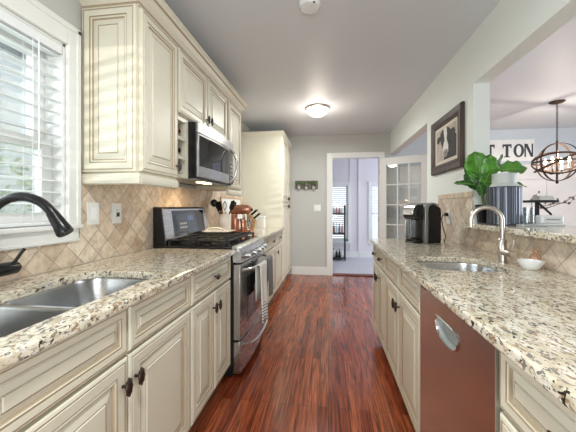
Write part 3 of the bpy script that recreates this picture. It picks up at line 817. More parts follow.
# ------------------------------------------------------------------ dishwasher
def dishwasher():
    y0, y1, xf = .800, 1.416, .410
    t = thing('dishwasher', 'brushed stainless dishwasher with a pocket handle under the granite counter', 'dishwasher', (.7, 1.108, 0))
    MB().box(.436, 1.0, y0+.004, y1-.004, .10, .872).build('tub', 'black', t)
    MB().box(.475, .49, y0+.01, y1-.01, 0, .10).build('toe_panel', 'black', t)
    # door with a pocket hole
    cy, cz, ry, rz = 1.112, .762, .099, .036
    hole = []
    hole = [(cy - .092, cz+.026), (cy - .046, cz+.029), (cy, cz+.030), (cy + .046, cz+.029), (cy + .092, cz+.026)]
    for k in range(21):
        a = math.pi*k/20
        hole.append((cy + .099*math.copysign(abs(math.cos(a))**.8, math.cos(a)), cz + .014 - .058*math.sin(a)**.75))
    bm = bmesh.new(); es = []
    for lp in (rrect(y0+.003, y1-.003, .11, .868, .004, 2), hole):
        vs = [bm.verts.new((xf, p[0], p[1])) for p in lp]; es += [bm.edges.new((vs[i], vs[(i+1) % len(vs)])) for i in range(len(vs))]
    bmesh.ops.triangle_fill(bm, use_beauty=True, edges=es)
    ex = bmesh.ops.extrude_face_region(bm, geom=list(bm.faces))
    for e in ex['geom']:
        if isinstance(e, bmesh.types.BMVert): e.co.x = xf+.025
    bmesh.ops.recalc_face_normals(bm, faces=bm.faces)
    me = bpy.data.meshes.new('door'); bm.to_mesh(me); bm.free(); me.materials.append(M['steelD'])
    d = bpy.data.objects.new('door', me); COL.objects.link(d); d.parent = t; d.matrix_parent_inverse = Matrix.Translation(t.location).inverted()
    d.matrix_parent_inverse = Matrix.Identity(4); d.data.transform(Matrix.Translation(-Vector(t.location)))
    b = MB(); L = []
    for sc, dx in ((1.07, -.003), (1.0, -.005), (.97, .0), (.90, .022)):
        L.append([(xf+dx, cy+(p[0]-cy)*sc, cz-.008+(p[1]-cz+.008)*sc) for p in hole])
    b.loops(L, 0, False, True, [0, 0, 1]); b.build('pocket_handle', ['chrome', 'greyp'], d, smooth=True)
    MB().box(xf-.0012, xf+.001, y1-.085, y1-.022, .846, .856).build('vent_slot', 'black', d)
dishwasher()

# ------------------------------------------------------------------ faucets
def arc(c, r, a0, a1, n, f):
    return [f(c[0] + r*math.cos(R(a0+(a1-a0)*k/n)), c[1] + r*math.sin(R(a0+(a1-a0)*k/n))) for k in range(n+1)]
def black_faucet():
    x, y = -1.160, .862
    t = thing('kitchen_faucet', 'black pull-down faucet arching over the double sink below the window', 'faucet', (x, y, .907))
    MB().lathe([(.032, 0), (.032, .006), (.026, .010), (.025, .155), (.020, .165), (.0165, .175)], (x, y, .9075)).build('base', 'black', t, smooth=True)
    r = .130
    f = lambda u, v: (x + r + u, y + .03*(u+r)/(2*r), v)
    pts = [(x, y, 1.06), (x, y, 1.08)] + arc((0, 1.105), r, 180, 30, 18, f)
    MB().tube(pts, .0155, 14).build('spout', 'black', t, smooth=True)
    p = Vector(pts[-1]); d = (p - Vector(pts[-2])).normalized()
    h = MB().tube([p - d*.012, p + d*.012, p + d*.035, p + d*.066, p + d*.072], [.0175, .020, .022, .0265, .024], 18)
    h.build('spray_head', 'black', t, smooth=True)
    q = p + d*.022
    MB().box(q.x-.030, q.x-.020, q.y-.007, q.y+.007, q.z-.004, q.z+.014).build('spray_button', 'chrome', t, bevel=.002)
    MB().tube([(x, y+.015, .975), (x, y+.05, .975), (x, y+.104, .975), (x, y+.114, .975)], [.020, .024, .024, .017], 16).build('handle_hub', 'black', t, smooth=True)
    MB().tube([(x, y+.098, .990), (x+.012, y+.114, 1.025), (x+.018, y+.124, 1.043)], [.006, .0055, .006], 10).build('lever', 'black', t, smooth=True)
black_faucet()
def nickel_faucet():
    x, y = .905, 1.705
    t = thing('bar_faucet', 'brushed nickel gooseneck faucet beside the small white bowl', 'faucet', (x, y, .907))
    MB().lathe([(.027, 0), (.027, .005), (.022, .010), (.0205, .05), (.0205, .115), (.016, .122), (.0125, .128)], (x, y, .9075)).build('base', 'nickel', t, smooth=True)
    r = .072
    f = lambda u, v: (x - r + u, y + .02*(1-(u+r)/(2*r)), v)
    pts = [(x, y, 1.02), (x, y, 1.08)] + arc((0, 1.126), r, 0, 180, 18, f)
    e = Vector(pts[-1]); pts.append((e.x, e.y, e.z-.022))
    MB().tube(pts, .0118, 14).build('spout', 'nickel', t, smooth=True)
    MB().cyl((e.x, e.y, e.z-.022), (e.x, e.y, e.z-.034), .0135).build('aerator', 'nickel', t, smooth=True)
    MB().tube([(x, y-.01, .965), (x, y-.05, .965), (x, y-.085, .965), (x, y-.094, .965)], [.017, .0175, .0175, .013], 16).build('handle_hub', 'nickel', t, smooth=True)
    MB().tube([(x, y-.082, .978), (x+.004, y-.088, 1.01), (x+.006, y-.09, 1.036)], [.0045, .005, .0055], 10).build('lever', 'nickel', t, smooth=True)
nickel_faucet()

tag(MB().lathe([(.026, 0), (.029, .002), (.040, .014), (.050, .032), (.053, .041), (.050, .041), (.046, .032), (.037, .016), (.024, .007), (0, .006)], (.940, 1.540, .9075), 32).build('bowl', 'porcelain', smooth=True), 'small glossy white bowl beside the nickel faucet on the counter', 'bowl')
t = thing('soap_bottle', 'small amber soap bottle standing behind the white bowl', 'bottle', (.995, 1.60, .9075))
MB().lathe([(.020, 0), (.023, .004), (.023, .05), (.017, .062), (.009, .066), (.009, .072)], (.997, 1.60, .9075), 20).build('bottle_body', 'amber', t, smooth=True)
MB().lathe([(.011, 0), (.011, .012), (.010, .013)], (.997, 1.60, .9075+.0725), 14).build('cap', 'amber', t, smooth=True)

# wall plates
def plate(x, y, z, sgn, label, kind):
    t = thing('light_switch' if kind == 'rocker' else 'wall_outlet', label, 'switch' if kind == 'rocker' else 'outlet', (x, y, z))
    X = lambda d: x + sgn*d
    bx = lambda d0, d1, ya, yb, za, zb: MB().box(min(X(d0), X(d1)), max(X(d0), X(d1)), ya, yb, za, zb)
    bx(0, .005, y-.040, y+.040, z-.060, z+.060).build('cover_plate', 'white', t, bevel=.002)
    if kind == 'rocker':
        bx(.005, .009, y-.017, y+.017, z-.034, z+.034).build('rocker', 'porcelain', t, bevel=.002)
    else:
        bx(.005, .008, y-.017, y+.017, z-.034, z+.034).build('socket_face', 'porcelain', t, bevel=.002)
        b = MB()
        for zz in (z-.020, z+.020):
            for yy in (y-.007, y+.007):
                q = bx(.008, .0085, yy-.0015, yy+.0015, zz-.005, zz+.005); b.add(q.v, q.f)
        b.build('slots', 'black', t)
    return t
plate(XL+TL, 1.446, 1.165, 1, 'white rocker light switch on the backsplash tile next to the window', 'rocker')
t = plate(XL+TL, 1.624, 1.162, 1, 'white outlet with a dark button between the switch and the range', 'outlet')
MB().box(XL+TL+.0085, XL+TL+.018, 1.615, 1.633, 1.143, 1.168).build('plug', 'black', t, bevel=.003)
plate(XR-TL, 2.74, 1.115, -1, 'white outlet behind the coffee maker with a black plug', 'outlet')
t = thing('light_switch', 'white double light switch on the back wall left of the doorway', 'switch', (-.195, YB-.001, 1.18))
MB().box(-.255, -.135, YB-.007, YB-.001, 1.12, 1.24).build('cover_plate', 'white', t, bevel=.002)
for xx in (-.222, -.168): MB().box(xx-.016, xx+.016, YB-.011, YB-.0072, 1.147, 1.213).build('rocker', 'porcelain', t, bevel=.002)

# ------------------------------------------------------------------ coffee maker (faces the aisle)
def coffee_maker():
    t = thing('coffee_maker', 'black and silver single-cup coffee maker on the granite counter', 'coffee maker', (.765, 2.60, .9075), R(22))
    # local: front is -x, width along y
    def pr(poly, ya, yb): return MB().prism(poly, 'y', ya, yb)
    body = [(.0, .0), (.150, .0), (.155, .02), (.157, .25), (.15, .285), (.12, .305), (.05, .318), (-.01, .315), (-.01, .03)]
    pr(body, -.098, .098).build('water_tank', 'black', t, local=True, bevel=.008, seg=3, smooth=True)
    band = [(-.052, .0), (-.012, .0), (-.012, .25), (-.006, .29), (.01, .308), (.05, .321), (.12, .309), (.125, .318), (.06, .334), (.01, .330), (-.03, .314), (-.048, .28)]
    pr(band, -.10, .10).build('silver_band', 'silverg', t, local=True, bevel=.004, smooth=True)
    pr([(-.135, .012), (-.053, .012), (-.053, .032), (-.135, .032)], -.075, .075).build('drip_tray', 'black', t, local=True, bevel=.004)
    MB().prism(rrect(-.155, -.052, -.085, .085, .035), 'z', 0, .0119).build('base', 'black', t, local=True, bevel=.004, smooth=True)
    pr([(-.075, .033), (-.053, .033), (-.053, .20), (-.075, .20)], -.07, .07).build('brew_column', 'black', t, local=True, bevel=.006)
    MB().box(-.14, -.075, .074, .085, .033, .19).build('side_wing', 'chrome', t, local=True, bevel=.004)
    hd = [(-.053, .19), (-.135, .195), (-.158, .215), (-.165, .25), (-.150, .285), (-.11, .312), (-.053, .324)]
    pr(hd, -.088, .088).build('brew_head', 'black', t, local=True, bevel=.012, seg=3, smooth=True)
    hn = [(-.158, .252), (-.175, .232), (-.176, .262), (-.16, .296), (-.118, .324), (-.075, .334), (-.075, .326), (-.118, .314), (-.152, .288)]
    pr(hn, -.07, .07).build('lid_handle', 'chrome', t, local=True, bevel=.005, smooth=True)
    for ch in t.children: ch.data.transform(Matrix.Diagonal((.76, .92, .98, 1)))
    return t
coffee_maker()
b = MB().tube([(XR-TL-.022, 2.74, 1.135), (XR-.06, 2.735, 1.132), (XR-.075, 2.72, 1.10), (XR-.07, 2.70, 1.02), (XR-.05, 2.69, .94), (XR-.07, 2.68, .913), (.97, 2.665, .913)], .004, 8)
b.box(XR-TL-.034, XR-TL-.0088, 2.725, 2.755, 1.122, 1.150)
tag(b.build('power_cord', 'black', smooth=True), 'black power cord plugged in behind the coffee maker', 'cord')

# ------------------------------------------------------------------ items on the far left counter
ZCt = .9075
t = thing('utensil_crock', 'white ceramic crock on a tan board beside the range', 'crock', (-1.09, 3.06, ZCt+.0185))
MB().lathe([(.056, 0), (.060, .004), (.062, .19), (.064, .20), (.058, .20), (.056, .19), (.054, .012), (0, .010)], (-1.09, 3.06, ZCt+.0185), 30).build('crock_body', 'ceramic', t, smooth=True)
zr = ZCt+.0185
def utensil(label, name, top, kind, base):
    t = thing(name, label, 'utensil', (base[0], base[1], zr+.011), group='black utensils in the white crock')
    p0, p1 = Vector((base[0], base[1], zr+.016)), Vector(top)
    d = (p1-p0).normalized()
    MB().tube([p0, p0 + (p1-p0)*.7, p1], [.0075, .0075, .006], 8).build('handle', 'chrome' if kind == 'whisk' else 'black', t, smooth=True)
    q = MB()
    if name == 'spoon':
        q.ell(p1 + d*.035, .016, .024, .042, 14, 10)
    elif kind == 'ladle':
        q.ell(p1 + d*.03, .040, .030, .040, 14, 10)
    elif kind == 'spatula':
        s = d.cross(Vector((0, 1, .0))).normalized()
        for k, (a, hw) in enumerate(((0, .010), (.02, .026), (.09, .032), (.10, .030))): pass
        L = [[p1 + d*a + s*hw + Vector((0, .002, 0)), p1 + d*a - s*hw + Vector((0, .002, 0)), p1 + d*a - s*hw - Vector((0, .002, 0)), p1 + d*a + s*hw - Vector((0, .002, 0))] for a, hw in ((0, .010), (.02, .026), (.09, .032), (.10, .028))]
        q.loops(L)
    else:
        for k in range(5):
            a = math.pi*k/5; s = Vector((math.cos(a), math.sin(a), 0))
            q.tube([p1 + d*(.1*(i/8)) + s*.024*math.sin(math.pi*i/8) for i in range(9)], .0015, 6)
        for k in range(5):
            a = math.pi*k/5 + math.pi; s = Vector((math.cos(a), math.sin(a), 0))
            q.tube([p1 + d*(.1*(i/8)) + s*.024*math.sin(math.pi*i/8) for i in range(9)], .0015, 6)
    q.build({'ladle': 'ladle_bowl', 'spatula': 'blade', 'whisk': 'wire_loops'}[kind], 'black', t, smooth=True)
utensil('round black ladle leaning furthest out of the white crock', 'ladle', (-1.185, 3.02, 1.215), 'ladle', (-1.05, 3.07))
utensil('black spatula leaning out of the white crock beside the ladle', 'spatula', (-1.135, 3.04, 1.16), 'spatula', (-1.075, 3.08))
utensil('wire whisk standing in the middle of the white crock', 'whisk', (-1.085, 3.03, 1.165), 'whisk', (-1.10, 3.075))
utensil('slim black turner tilted toward the copper mixer in the crock', 'turner', (-1.032, 3.06, 1.165), 'spatula', (-1.12, 3.05))
utensil('black spoon tilted to the aisle side of the white crock', 'spoon', (-1.01, 3.05, 1.20), 'ladle', (-1.135, 3.065))

tag(MB().prism(rrect(-1.19, -.87, 2.84, 3.24, .05), 'z', ZCt, ZCt+.018).build('cutting_board', 'woodtan', bevel=.004), 'tan wooden cutting board lying under the white crock', 'cutting board')
t = thing('serving_tray', 'white tray with an arched handle resting on the range grates', 'tray', (-1.0, 2.60, .9665))
L = []
for ins, z in ((.02, .0), (.0, .016), (.004, .018), (.024, .005)):
    L.append([(p[0], p[1], .9668+z) for p in rrect(-1.13+ins, -.86-ins, 2.50+ins, 2.74-ins, .05)])
MB().loops(L, 0, True, True).build('tray_body', 'ceramic', t, smooth=True)
MB().tube([(-.99 + .09*math.cos(a), 2.515, .982 + .035*math.sin(a)) for a in [math.pi*k/14 for k in range(15)]], .007, 10).build('handle', 'ceramic', t, smooth=True)

t = thing('framed_board', 'glossy white framed board leaning on the tile behind the copper mixer', 'board', (-1.2, 3.7, ZCt))
def lean(ya, yb, za, zb, d0, d1):
    X = lambda z, d: XL+.03+.06*(1-(z-ZCt)/.4)+d-.015
    return MB().prism([(X(za, d0), za), (X(za, d1), za), (X(zb, d1), zb), (X(zb, d0), zb)], 'y', ya, yb)
lean(3.36, 4.12, ZCt+.001, 1.305, -.008, 0).build('board_face', 'porcelain', t)
q = MB()
for aa in ((3.345, 3.36, ZCt+.001, 1.32), (4.12, 4.135, ZCt+.001, 1.32), (3.36, 4.12, 1.305, 1.32)):
    s_ = lean(*aa, -.01, .006); q.add(s_.v, s_.f)
q.build('frame', 'woodtan', t)

def mixer():
    y = 3.47
    t = thing('stand_mixer', 'copper stand mixer with a glass bowl on the far counter', 'mixer', (-1.04, y, ZCt))
    MB().prism(rrect(-1.17, -.86, y-.075, y+.075, .06), 'z', ZCt, ZCt+.03).build('base', 'copper', t, bevel=.008, smooth=True)
    MB().loops([[(p[0], p[1], z) for p in rrect(-1.165+i, -1.085+j, y-.05, y+.05, .025)] for z, i, j in ((ZCt+.03, 0, 0), (ZCt+.12, .008, -.008), (ZCt+.21, .0, .01))]).build('column', 'copper', t, smooth=True)
    MB().tube([(-1.185, y, 1.165), (-1.17, y, 1.165), (-1.12, y, 1.168), (-1.0, y, 1.172), (-.90, y, 1.170), (-.865, y, 1.168), (-.855, y, 1.168)], [.02, .048, .058, .060, .052, .038, .02], 20).build('motor_head', 'copper', t, smooth=True)
    MB().cyl((-.862, y, 1.168), (-.838, y, 1.168), .016).build('hub_cap', 'black', t, smooth=True)
    MB().cyl((-.94, y, 1.12), (-.94, y, 1.01), .010).build('beater_shaft', 'chrome', t, smooth=True)
    MB().lathe([(.045, 0), (.05, .004), (.075, .04), (.088, .10), (.092, .125), (.089, .125), (.085, .10), (.072, .042), (.045, .008), (0, .007)], (-.945, y, ZCt+.0305), 28).build('bowl', 'glass', t, smooth=True)
    for ch in t.children: ch.data.transform(Matrix.Translation((-.02, 0, 0)) @ Matrix.Diagonal((.80, .9, 1, 1)))
mixer()
t0 = None
for k, (xx, yy, lb) in enumerate(((-1.015, 3.115+.06, 'copper canister standing nearest the white crock'), (-.945, 3.16+.08, 'copper canister on the aisle side of the white crock'), (-1.04, 3.29, 'copper canister tucked between the crock and the mixer'))):
    if t0 is None:
        t0 = thing('canister', lb, 'canister', (xx, yy, 0), group='copper canisters by the crock')
        MB().lathe([(.030, 0), (.032, .003), (.032, .125), (.030, .128)], (0, 0, 0), 22).build('canister_body', 'copper', t0, smooth=True, local=True)
        MB().lathe([(.033, 0), (.033, .018), (.028, .022), (.007, .023), (.007, .03), (.010, .036), (0, .04)], (0, 0, .1285), 22).build('lid', 'copper', t0, smooth=True, local=True)
        t = t0
    else:
        t = copy_tree(t0); t['label'] = lb
    t.location = (xx, yy, ZCt if k else ZCt + .0185)
    if k == 1: t.location.z = ZCt
t0.location.z = ZCt + .0185

t = thing('knife_block', 'slanted wooden knife block between the copper mixer and the white canister', 'knife block', (-.94, 3.73, ZCt))
KB = [(-1.07, ZCt), (-.95, ZCt), (-.92, ZCt+.115), (-1.015, ZCt+.225), (-1.07, ZCt+.16)]
MB().prism(KB, 'y', 3.68, 3.78).build('block', 'woodtan', t, bevel=.004)
for k in range(6):
    yy = 3.697 + (k % 3)*.033; s = .28 + .40*(k//3)
    p = Vector((-.92-.095*s, yy, ZCt+.115+.11*s)); d = Vector((.757, 0, .653))
    kn = thing('knife', '%s-handled knife in the wooden block, %s row' % ('black', 'upper' if k > 2 else 'lower'), 'knife', tuple(p), group='knives in the block, %s row' % ('upper' if k > 2 else 'lower'))
    MB().tube([p + d*.002, p + d*.012, p + d*.05, p + d*.10, p + d*.108], [.007, .009, .0085, .010, .006], 8).build('handle', 'black', kn, smooth=True)
    MB().tube([p + d*.102, p + d*.111], [.0102, .009], 8).build('end_cap', 'chrome', kn, smooth=True)

t = thing('canister', 'square white canister with a lid against the pantry side', 'canister', (-.93, 4.08, ZCt))
MB().prism(rrect(-.985, -.875, 4.03, 4.13, .015), 'z', ZCt, ZCt+.145).build('canister_body', 'ceramic', t, bevel=.004, smooth=True)
MB().prism(rrect(-.988, -.872, 4.027, 4.133, .016), 'z', ZCt+.1455, ZCt+.168).build('lid', 'porcelain', t, bevel=.004, smooth=True)

# ------------------------------------------------------------------ bar top items
ZB = 1.0885
t = thing('storage_jar', 'large ribbed gunmetal jar with a frosted white neck on the bar', 'jar', (1.105, 2.06, ZB))
L = []; seg = 96
for r, z in ((.088, 0), (.0935, .004), (.0935, .232), (.089, .239)):
    L.append([(1.105 + (r - (.0025 if k % 4 < 2 else 0))*math.cos(2*math.pi*k/seg), 2.06 + (r - (.0025 if k % 4 < 2 else 0))*math.sin(2*math.pi*k/seg), ZB+z) for k in range(seg)])
MB().loops(L).build('jar_body', 'ribbed', t)
MB().lathe([(.080, 0), (.074, .012), (.066, .022), (.066, .074), (.068, .080), (.064, .083), (0, .083)], (1.105, 2.06, ZB+.2395), 32).build('neck', 'frost', t, smooth=True)

def fig():
    px, py = 1.075, 2.235
    t = thing('potted_fig', 'fiddle-leaf fig in a small black pot behind the ribbed jar', 'plant', (px, py, ZB))
    sq = lambda h, z: [(p[0], p[1], ZB+z) for p in rrect(px-h, px+h, py-h, py+h, .008, 3)]
    MB().loops([sq(.034, 0), sq(.046, .115), sq(.046, .128), sq(.042, .128), sq(.040, .108)], 0, True, True).build('pot', 'black', t, smooth=True)
    MB().box(px-.038, px+.038, py-.038, py+.038, ZB+.1085, ZB+.113).build('soil', 'soil', t)
    base = Vector((px, py, ZB+.112))
    # leaf: base, tip, width, facing
    leaves = [((.955, 2.05, 1.36), (.930, 2.035, 1.545), .165, (-.15, -1, .10), 0), ((.985, 2.045, 1.33), (1.01, 2.01, 1.52), .15, (.2, -1, .25), 0),
              ((1.06, 2.03, 1.425), (1.205, 1.99, 1.43), .15, (.05, -.75, .75), 0), ((.95, 2.04, 1.33), (.805, 2.02, 1.352), .055, (0, -.7, .7), 1),
              ((.96, 2.035, 1.30), (.995, 1.99, 1.40), .085, (.1, -1, .3), 0), ((.955, 2.05, 1.30), (.885, 2.05, 1.42), .10, (-.3, -1, .1), 1),
              ((1.02, 2.05, 1.40), (1.11, 2.05, 1.525), .045, (.6, -.7, .0), 1), ((.975, 2.03, 1.26), (.935, 1.99, 1.345), .07, (-.2, -1, .35), 1),
              ((1.09, 2.03, 1.36), (1.225, 2.02, 1.325), .05, (.1, -.5, .8), 1), ((.975, 2.07, 1.36), (.90, 2.08, 1.50), .12, (-.1, -1, .0), 1)]
    O, N0 = Vector((1.0, 2.062, ZB)), Vector((px, py, ZB))
    for bp, tp, wd, nf, dk in leaves:
        a, e, n = N0 + (Vector(bp)-O)*1.08, N0 + (Vector(tp)-O)*1.08, Vector(nf).normalized(); wd *= 1.08
        d = e - a; ln = d.length; d.normalize(); s = d.cross(n).normalized(); n = s.cross(d).normalized()
        V, F = [], []
        NU, NV = 10, 6
        for i in range(NU+1):
            u = i/NU
            hw = wd/2 * (math.sin(math.pi*min(1, u**.85))**.62) * (.62 + .48*u) + .0012
            for j in range(NV+1):
                v = -1 + 2*j/NV
                rip = .07*wd*math.sin(u*19 + (3 if v > 0 else 0))*abs(v)
                z = .10*wd*abs(v)**1.4 + rip - .18*ln*(u-.35)**2*1.3
                V.append(a + d*ln*u + s*hw*v + n*z)
        for i in range(NU):
            for j in range(NV):
                q = i*(NV+1)+j; F.append((q, q+1, q+NV+2, q+NV+1))
        lf = MB().add(V, F).build('leaf', 'leafd' if dk else 'leaf', t, smooth=True, solid=.0012)
        vb = MB().tube([V[i*(NV+1)+NV//2] + n*.0012 for i in range(NU+1)], [.0022]*NU + [.0006], 6)
        for i in range(1, NU-1, 2):
            for sg in (-1, 1):
                vb.tube([V[i*(NV+1)+NV//2] + n*.0008, V[(i+1)*(NV+1)+NV//2+sg*2] + n*.0008, V[min(i+2, NU)*(NV+1)+NV//2+sg*3]*.3 + V[(i+1)*(NV+1)+NV//2+sg*2]*.7 + n*.0008], [.0012, .0009, .0005], 5)
        vb.build('midrib', 'vein', lf, smooth=True)
        mid = base + (a-base)*.5 + Vector((0, 0, .015))
        MB().tube([base + Vector(((a.x-base.x)*.15, 0, 0)), mid, a, a + d*.01], [.0035, .003, .0022, .0018], 8).build('stem', 'stem', t, smooth=True)
fig()

def stand():
    x, y = 1.345, 2.14
    t = thing('table_stand', 'black metal stand with a flat top and slanted brace on the bar', 'stand', (x, y, ZB))
    MB().box(x-.075, x+.075, y-.05, y+.05, ZB, ZB+.006).build('foot_plate', 'matblack', t, bevel=.002)
    MB().box(x-.010, x+.010, y-.008, y+.008, ZB+.0062, ZB+.141).build('post', 'matblack', t, bevel=.002)
    MB().box(x-.075, x+.09, y-.06, y+.06, ZB+.1412, ZB+.155).build('top_plate', 'matblack', t, bevel=.003)
    MB().add([(x+.011, y-.005, ZB+.128), (x+.011, y+.005, ZB+.128), (x+.011, y+.005, ZB+.141), (x+.011, y-.005, ZB+.141), (x+.085, y-.005, ZB+.055), (x+.085, y+.005, ZB+.055), (x+.085, y+.005, ZB+.068), (x+.085, y-.005, ZB+.068)],
             [(0,1,2,3),(4,7,6,5),(0,4,5,1),(1,5,6,2),(2,6,7,3),(3,7,4,0)]).build('brace', 'matblack', t)
    q = thing('butter_dish', 'low white covered dish at the foot of the black stand', 'dish', (1.325, 2.0, ZB))
    MB().prism(rrect(1.253, 1.398, 1.965, 2.04, .012), 'z', ZB, ZB+.012).build('tray', 'porcelain', q, bevel=.003, smooth=True)
    MB().prism(rrect(1.260, 1.391, 1.97, 2.035, .02), 'z', ZB+.0122, ZB+.062).build('lid', 'porcelain', q, bevel=.01, seg=3, smooth=True)
    MB().box(1.288, 1.363, 1.9685, 1.9698, ZB+.034, ZB+.040).build('print', 'greyp', q)
    b = MB()
    for k in range(4): b.prism(rrect(1.335, 1.425, y-.05+.004*k, y+.05-.003*k, .014), 'z', ZB+.1552+k*.0075, ZB+.1622+k*.0075)
    tag(b.build('folded_napkin', 'towelw', bevel=.002), 'folded white napkin lying on top of the black stand', 'napkin')
    g0 = None
    for k, (xx, yy, lb) in enumerate(((1.243, 2.06, 'clear drinking glass between the ribbed jar and the black stand'), (1.325, 2.255, 'clear drinking glass standing behind the one beside the jar'))):
        if k == 0:
            g0 = tag(MB().lathe([(.026, 0), (.030, .004), (.034, .11), (.0325, .11), (.0285, .008), (0, .007)], (0, 0, 0), 24).build('drinking_glass', 'glass', smooth=True), lb, 'glass', 'drinking glasses on the bar'); o = g0
        else:
            o = g0.copy(); COL.objects.link(o); o['label'] = lb
        o.location = (xx, yy, ZB)
    c0 = None
    for k, (xx, yy, lb) in enumerate(((1.135, 1.90, 'clear glass coaster in front of the ribbed jar'), (1.215, 1.925, 'clear glass coaster in front of the drinking glasses'))):
        if k == 0:
            c0 = tag(MB().prism(rrect(-.035, .035, -.035, .035, .008), 'z', 0, .010).build('coaster', 'frost', bevel=.002, smooth=True), lb, 'coaster', 'glass coasters on the bar'); o = c0
        else:
            o = c0.copy(); COL.objects.link(o); o['label'] = lb
        o.location = (xx, yy, ZB)
stand()
def branch(label, x, y, sticks):
    t = thing('twig_vase', label, 'vase', (x, y, ZB))
    MB().lathe([(.024, 0), (.032, .01), (.034, .05), (.018, .085), (.016, .10), (.014, .10), (.015, .083), (.02, .05), (0, .01)], (x, y, ZB), 20).build('vase_body', 'porcelain', t, smooth=True)
    for s in sticks:
        pts = [Vector((x, y, ZB+.03)), Vector((x, y, ZB+.10))] + [Vector(p) for p in s]
        b = MB().tube(pts, [.0025]*(len(pts)-1) + [.001], 6)
        for p in pts[2:]:
            b.ell(p, .008, .008, .009, 8, 6)
            b.tube([p, p + Vector((.02, -.01, .025))], [.0015, .001], 6); b.ell(p + Vector((.02, -.01, .027)), .006, .006, .007, 8, 6)
        b.build('twig', 'twig', t, smooth=True)
branch('white bud vase of dried twigs at the end of the bar', 1.39, 2.262, [[(1.38, 2.25, 1.25), (1.40, 2.25, 1.275)], [(1.42, 2.22, 1.20), (1.48, 2.20, 1.225), (1.56, 2.18, 1.225)], [(1.45, 2.22, 1.19), (1.53, 2.17, 1.235), (1.56, 2.15, 1.26)]])

# ------------------------------------------------------------------ wall art and signs
def cow_picture():
    ya, yb, za, zb = 2.455, 3.135, 1.51, 2.015; x = XR-.001
    t = thing('framed_picture', 'dark framed painting of a black and white cow on the right wall', 'picture', (x, (ya+yb)/2, (za+zb)/2))
    L = []
    for ins, d in ((0, 0), (0, .022), (.008, .030), (.050, .026), (.058, .030), (.082, .016), (.086, .008)):
        L.append([(x-d, ya+ins, za+ins), (x-d, yb-ins, za+ins), (x-d, yb-ins, zb-ins), (x-d, ya+ins, zb-ins)])
    MB().loops(L, 0, True, False).build('frame', 'wooddark', t)
    MB().box(x-.012, x-.006, ya+.084, yb-.084, za+.084, zb-.084).build('mat_board', 'mat_board', t)
    c0, c1, d0, d1 = ya+.118, yb-.118, za+.112, zb-.112
    cv = MB().box(x-.0135, x-.0122, c0, c1, d0, d1).build('canvas', 'canvas', t)
    W, H = c1-c0, d1-d0
    def shape(poly, d, m, nm):   # u from the picture's left (far side, larger y) to right
        MB().prism([(c1-u*W, d0+v*H) for u, v in poly], 'x', x-.0137-d-.0004, x-.0137-d).build(nm, m, cv)
    shape([(.40, 0), (1, 0), (1, .62), (.86, .74), (.70, .70), (.55, .45), (.45, .2)], 0, 'hideb', 'body_patch')
    shape([(.22, .88), (.36, .99), (.60, .99), (.74, .86), (.74, .6), (.66, .42), (.60, .25), (.42, .25), (.32, .42), (.24, .62)], .0006, 'hideb', 'head_patch')
    shape([(.22, .82), (.06, .80), (.02, .66), (.10, .58), (.24, .66)], .0006, 'hideb', 'ear_patch')
    shape([(.74, .84), (.90, .86), (.97, .72), (.88, .62), (.73, .66)], .0012, 'hideb', 'ear_patch')
    shape([(.40, .99), (.56, .99), (.58, .78), (.56, .62), (.64, .42), (.64, .22), (.56, .10), (.42, .10), (.35, .22), (.37, .42), (.45, .62), (.42, .8)], .0018, 'hidew', 'blaze_patch')
    shape([(.38, .26), (.46, .32), (.56, .32), (.63, .24), (.58, .10), (.50, .06), (.42, .10)], .0024, 'muzzle', 'muzzle_patch')
    for u in (.43, .57): shape([(u-.02, .22), (u+.02, .23), (u+.015, .17), (u-.015, .17)], .003, 'hideb', 'nostril_patch')
cow_picture()

def sign():
    y = YB-.0145
    t = thing('wall_sign', 'white wooden sign with charcoal capital letters above the white panelling', 'sign', (2.9, y, 2.1))
    z0, z1 = 1.945, 2.285
    MB().box(2.40, 3.26, YB-.020, YB-.001, z0, z1).build('board', 'signw', t, bevel=.002)
    MB().box(2.392, 3.268, YB-.024, YB-.001, z1, z1+.008).box(2.392, 3.268, YB-.024, YB-.001, z0-.008, z0).box(3.26, 3.268, YB-.024, YB-.001, z0, z1).box(2.392, 2.40, YB-.024, YB-.001, z0, z1).build('edge', 'white', t)
    a, c = 2.005, 2.215; q = MB(); f0, f1 = YB-.0235, YB-.0202
    for cx in (2.612, 2.864):
        q = MB()
        q.box(cx-.067, cx+.067, f0, f1, c-.034, c); q.box(cx-.020, cx+.020, f0, f1, a, c-.034)
        q.box(cx-.067, cx-.052, f0, f1, c-.062, c-.034); q.box(cx+.052, cx+.067, f0, f1, c-.062, c-.034); q.box(cx-.04, cx+.04, f0, f1, a, a+.016)
        q.build('letter', 'ink', t)
    q = MB()
    cx = 3.038; L = []
    n = 36; rx, rz = .078, .107
    for yy in (f0, f1): pass
    for k in range(n):
        a0, a1 = 2*math.pi*k/n, 2*math.pi*(k+1)/n
        pts = []
        for yy in (f0, f1):
            for s in ((rx, rz), (rx-.040, rz-.026)):
                for aa in (a0, a1): pts.append((cx+s[0]*math.cos(aa), yy, (a+c)/2+s[1]*math.sin(aa)))
        q.add(pts, [(0,1,3,2), (4,6,7,5), (0,4,5,1), (2,3,7,6)])
    q.build('letter', 'ink', t); q = MB()
    cx = 3.184
    q.box(cx-.063, cx-.042, f0, f1, a, c); q.box(cx+.042, cx+.063, f0, f1, a, c)
    q.prism([(cx-.063, c), (cx-.020, c), (cx+.063, a), (cx+.030, a)], 'y', f0-.0005, f1)
    q.build('letter', 'ink', t)
sign()

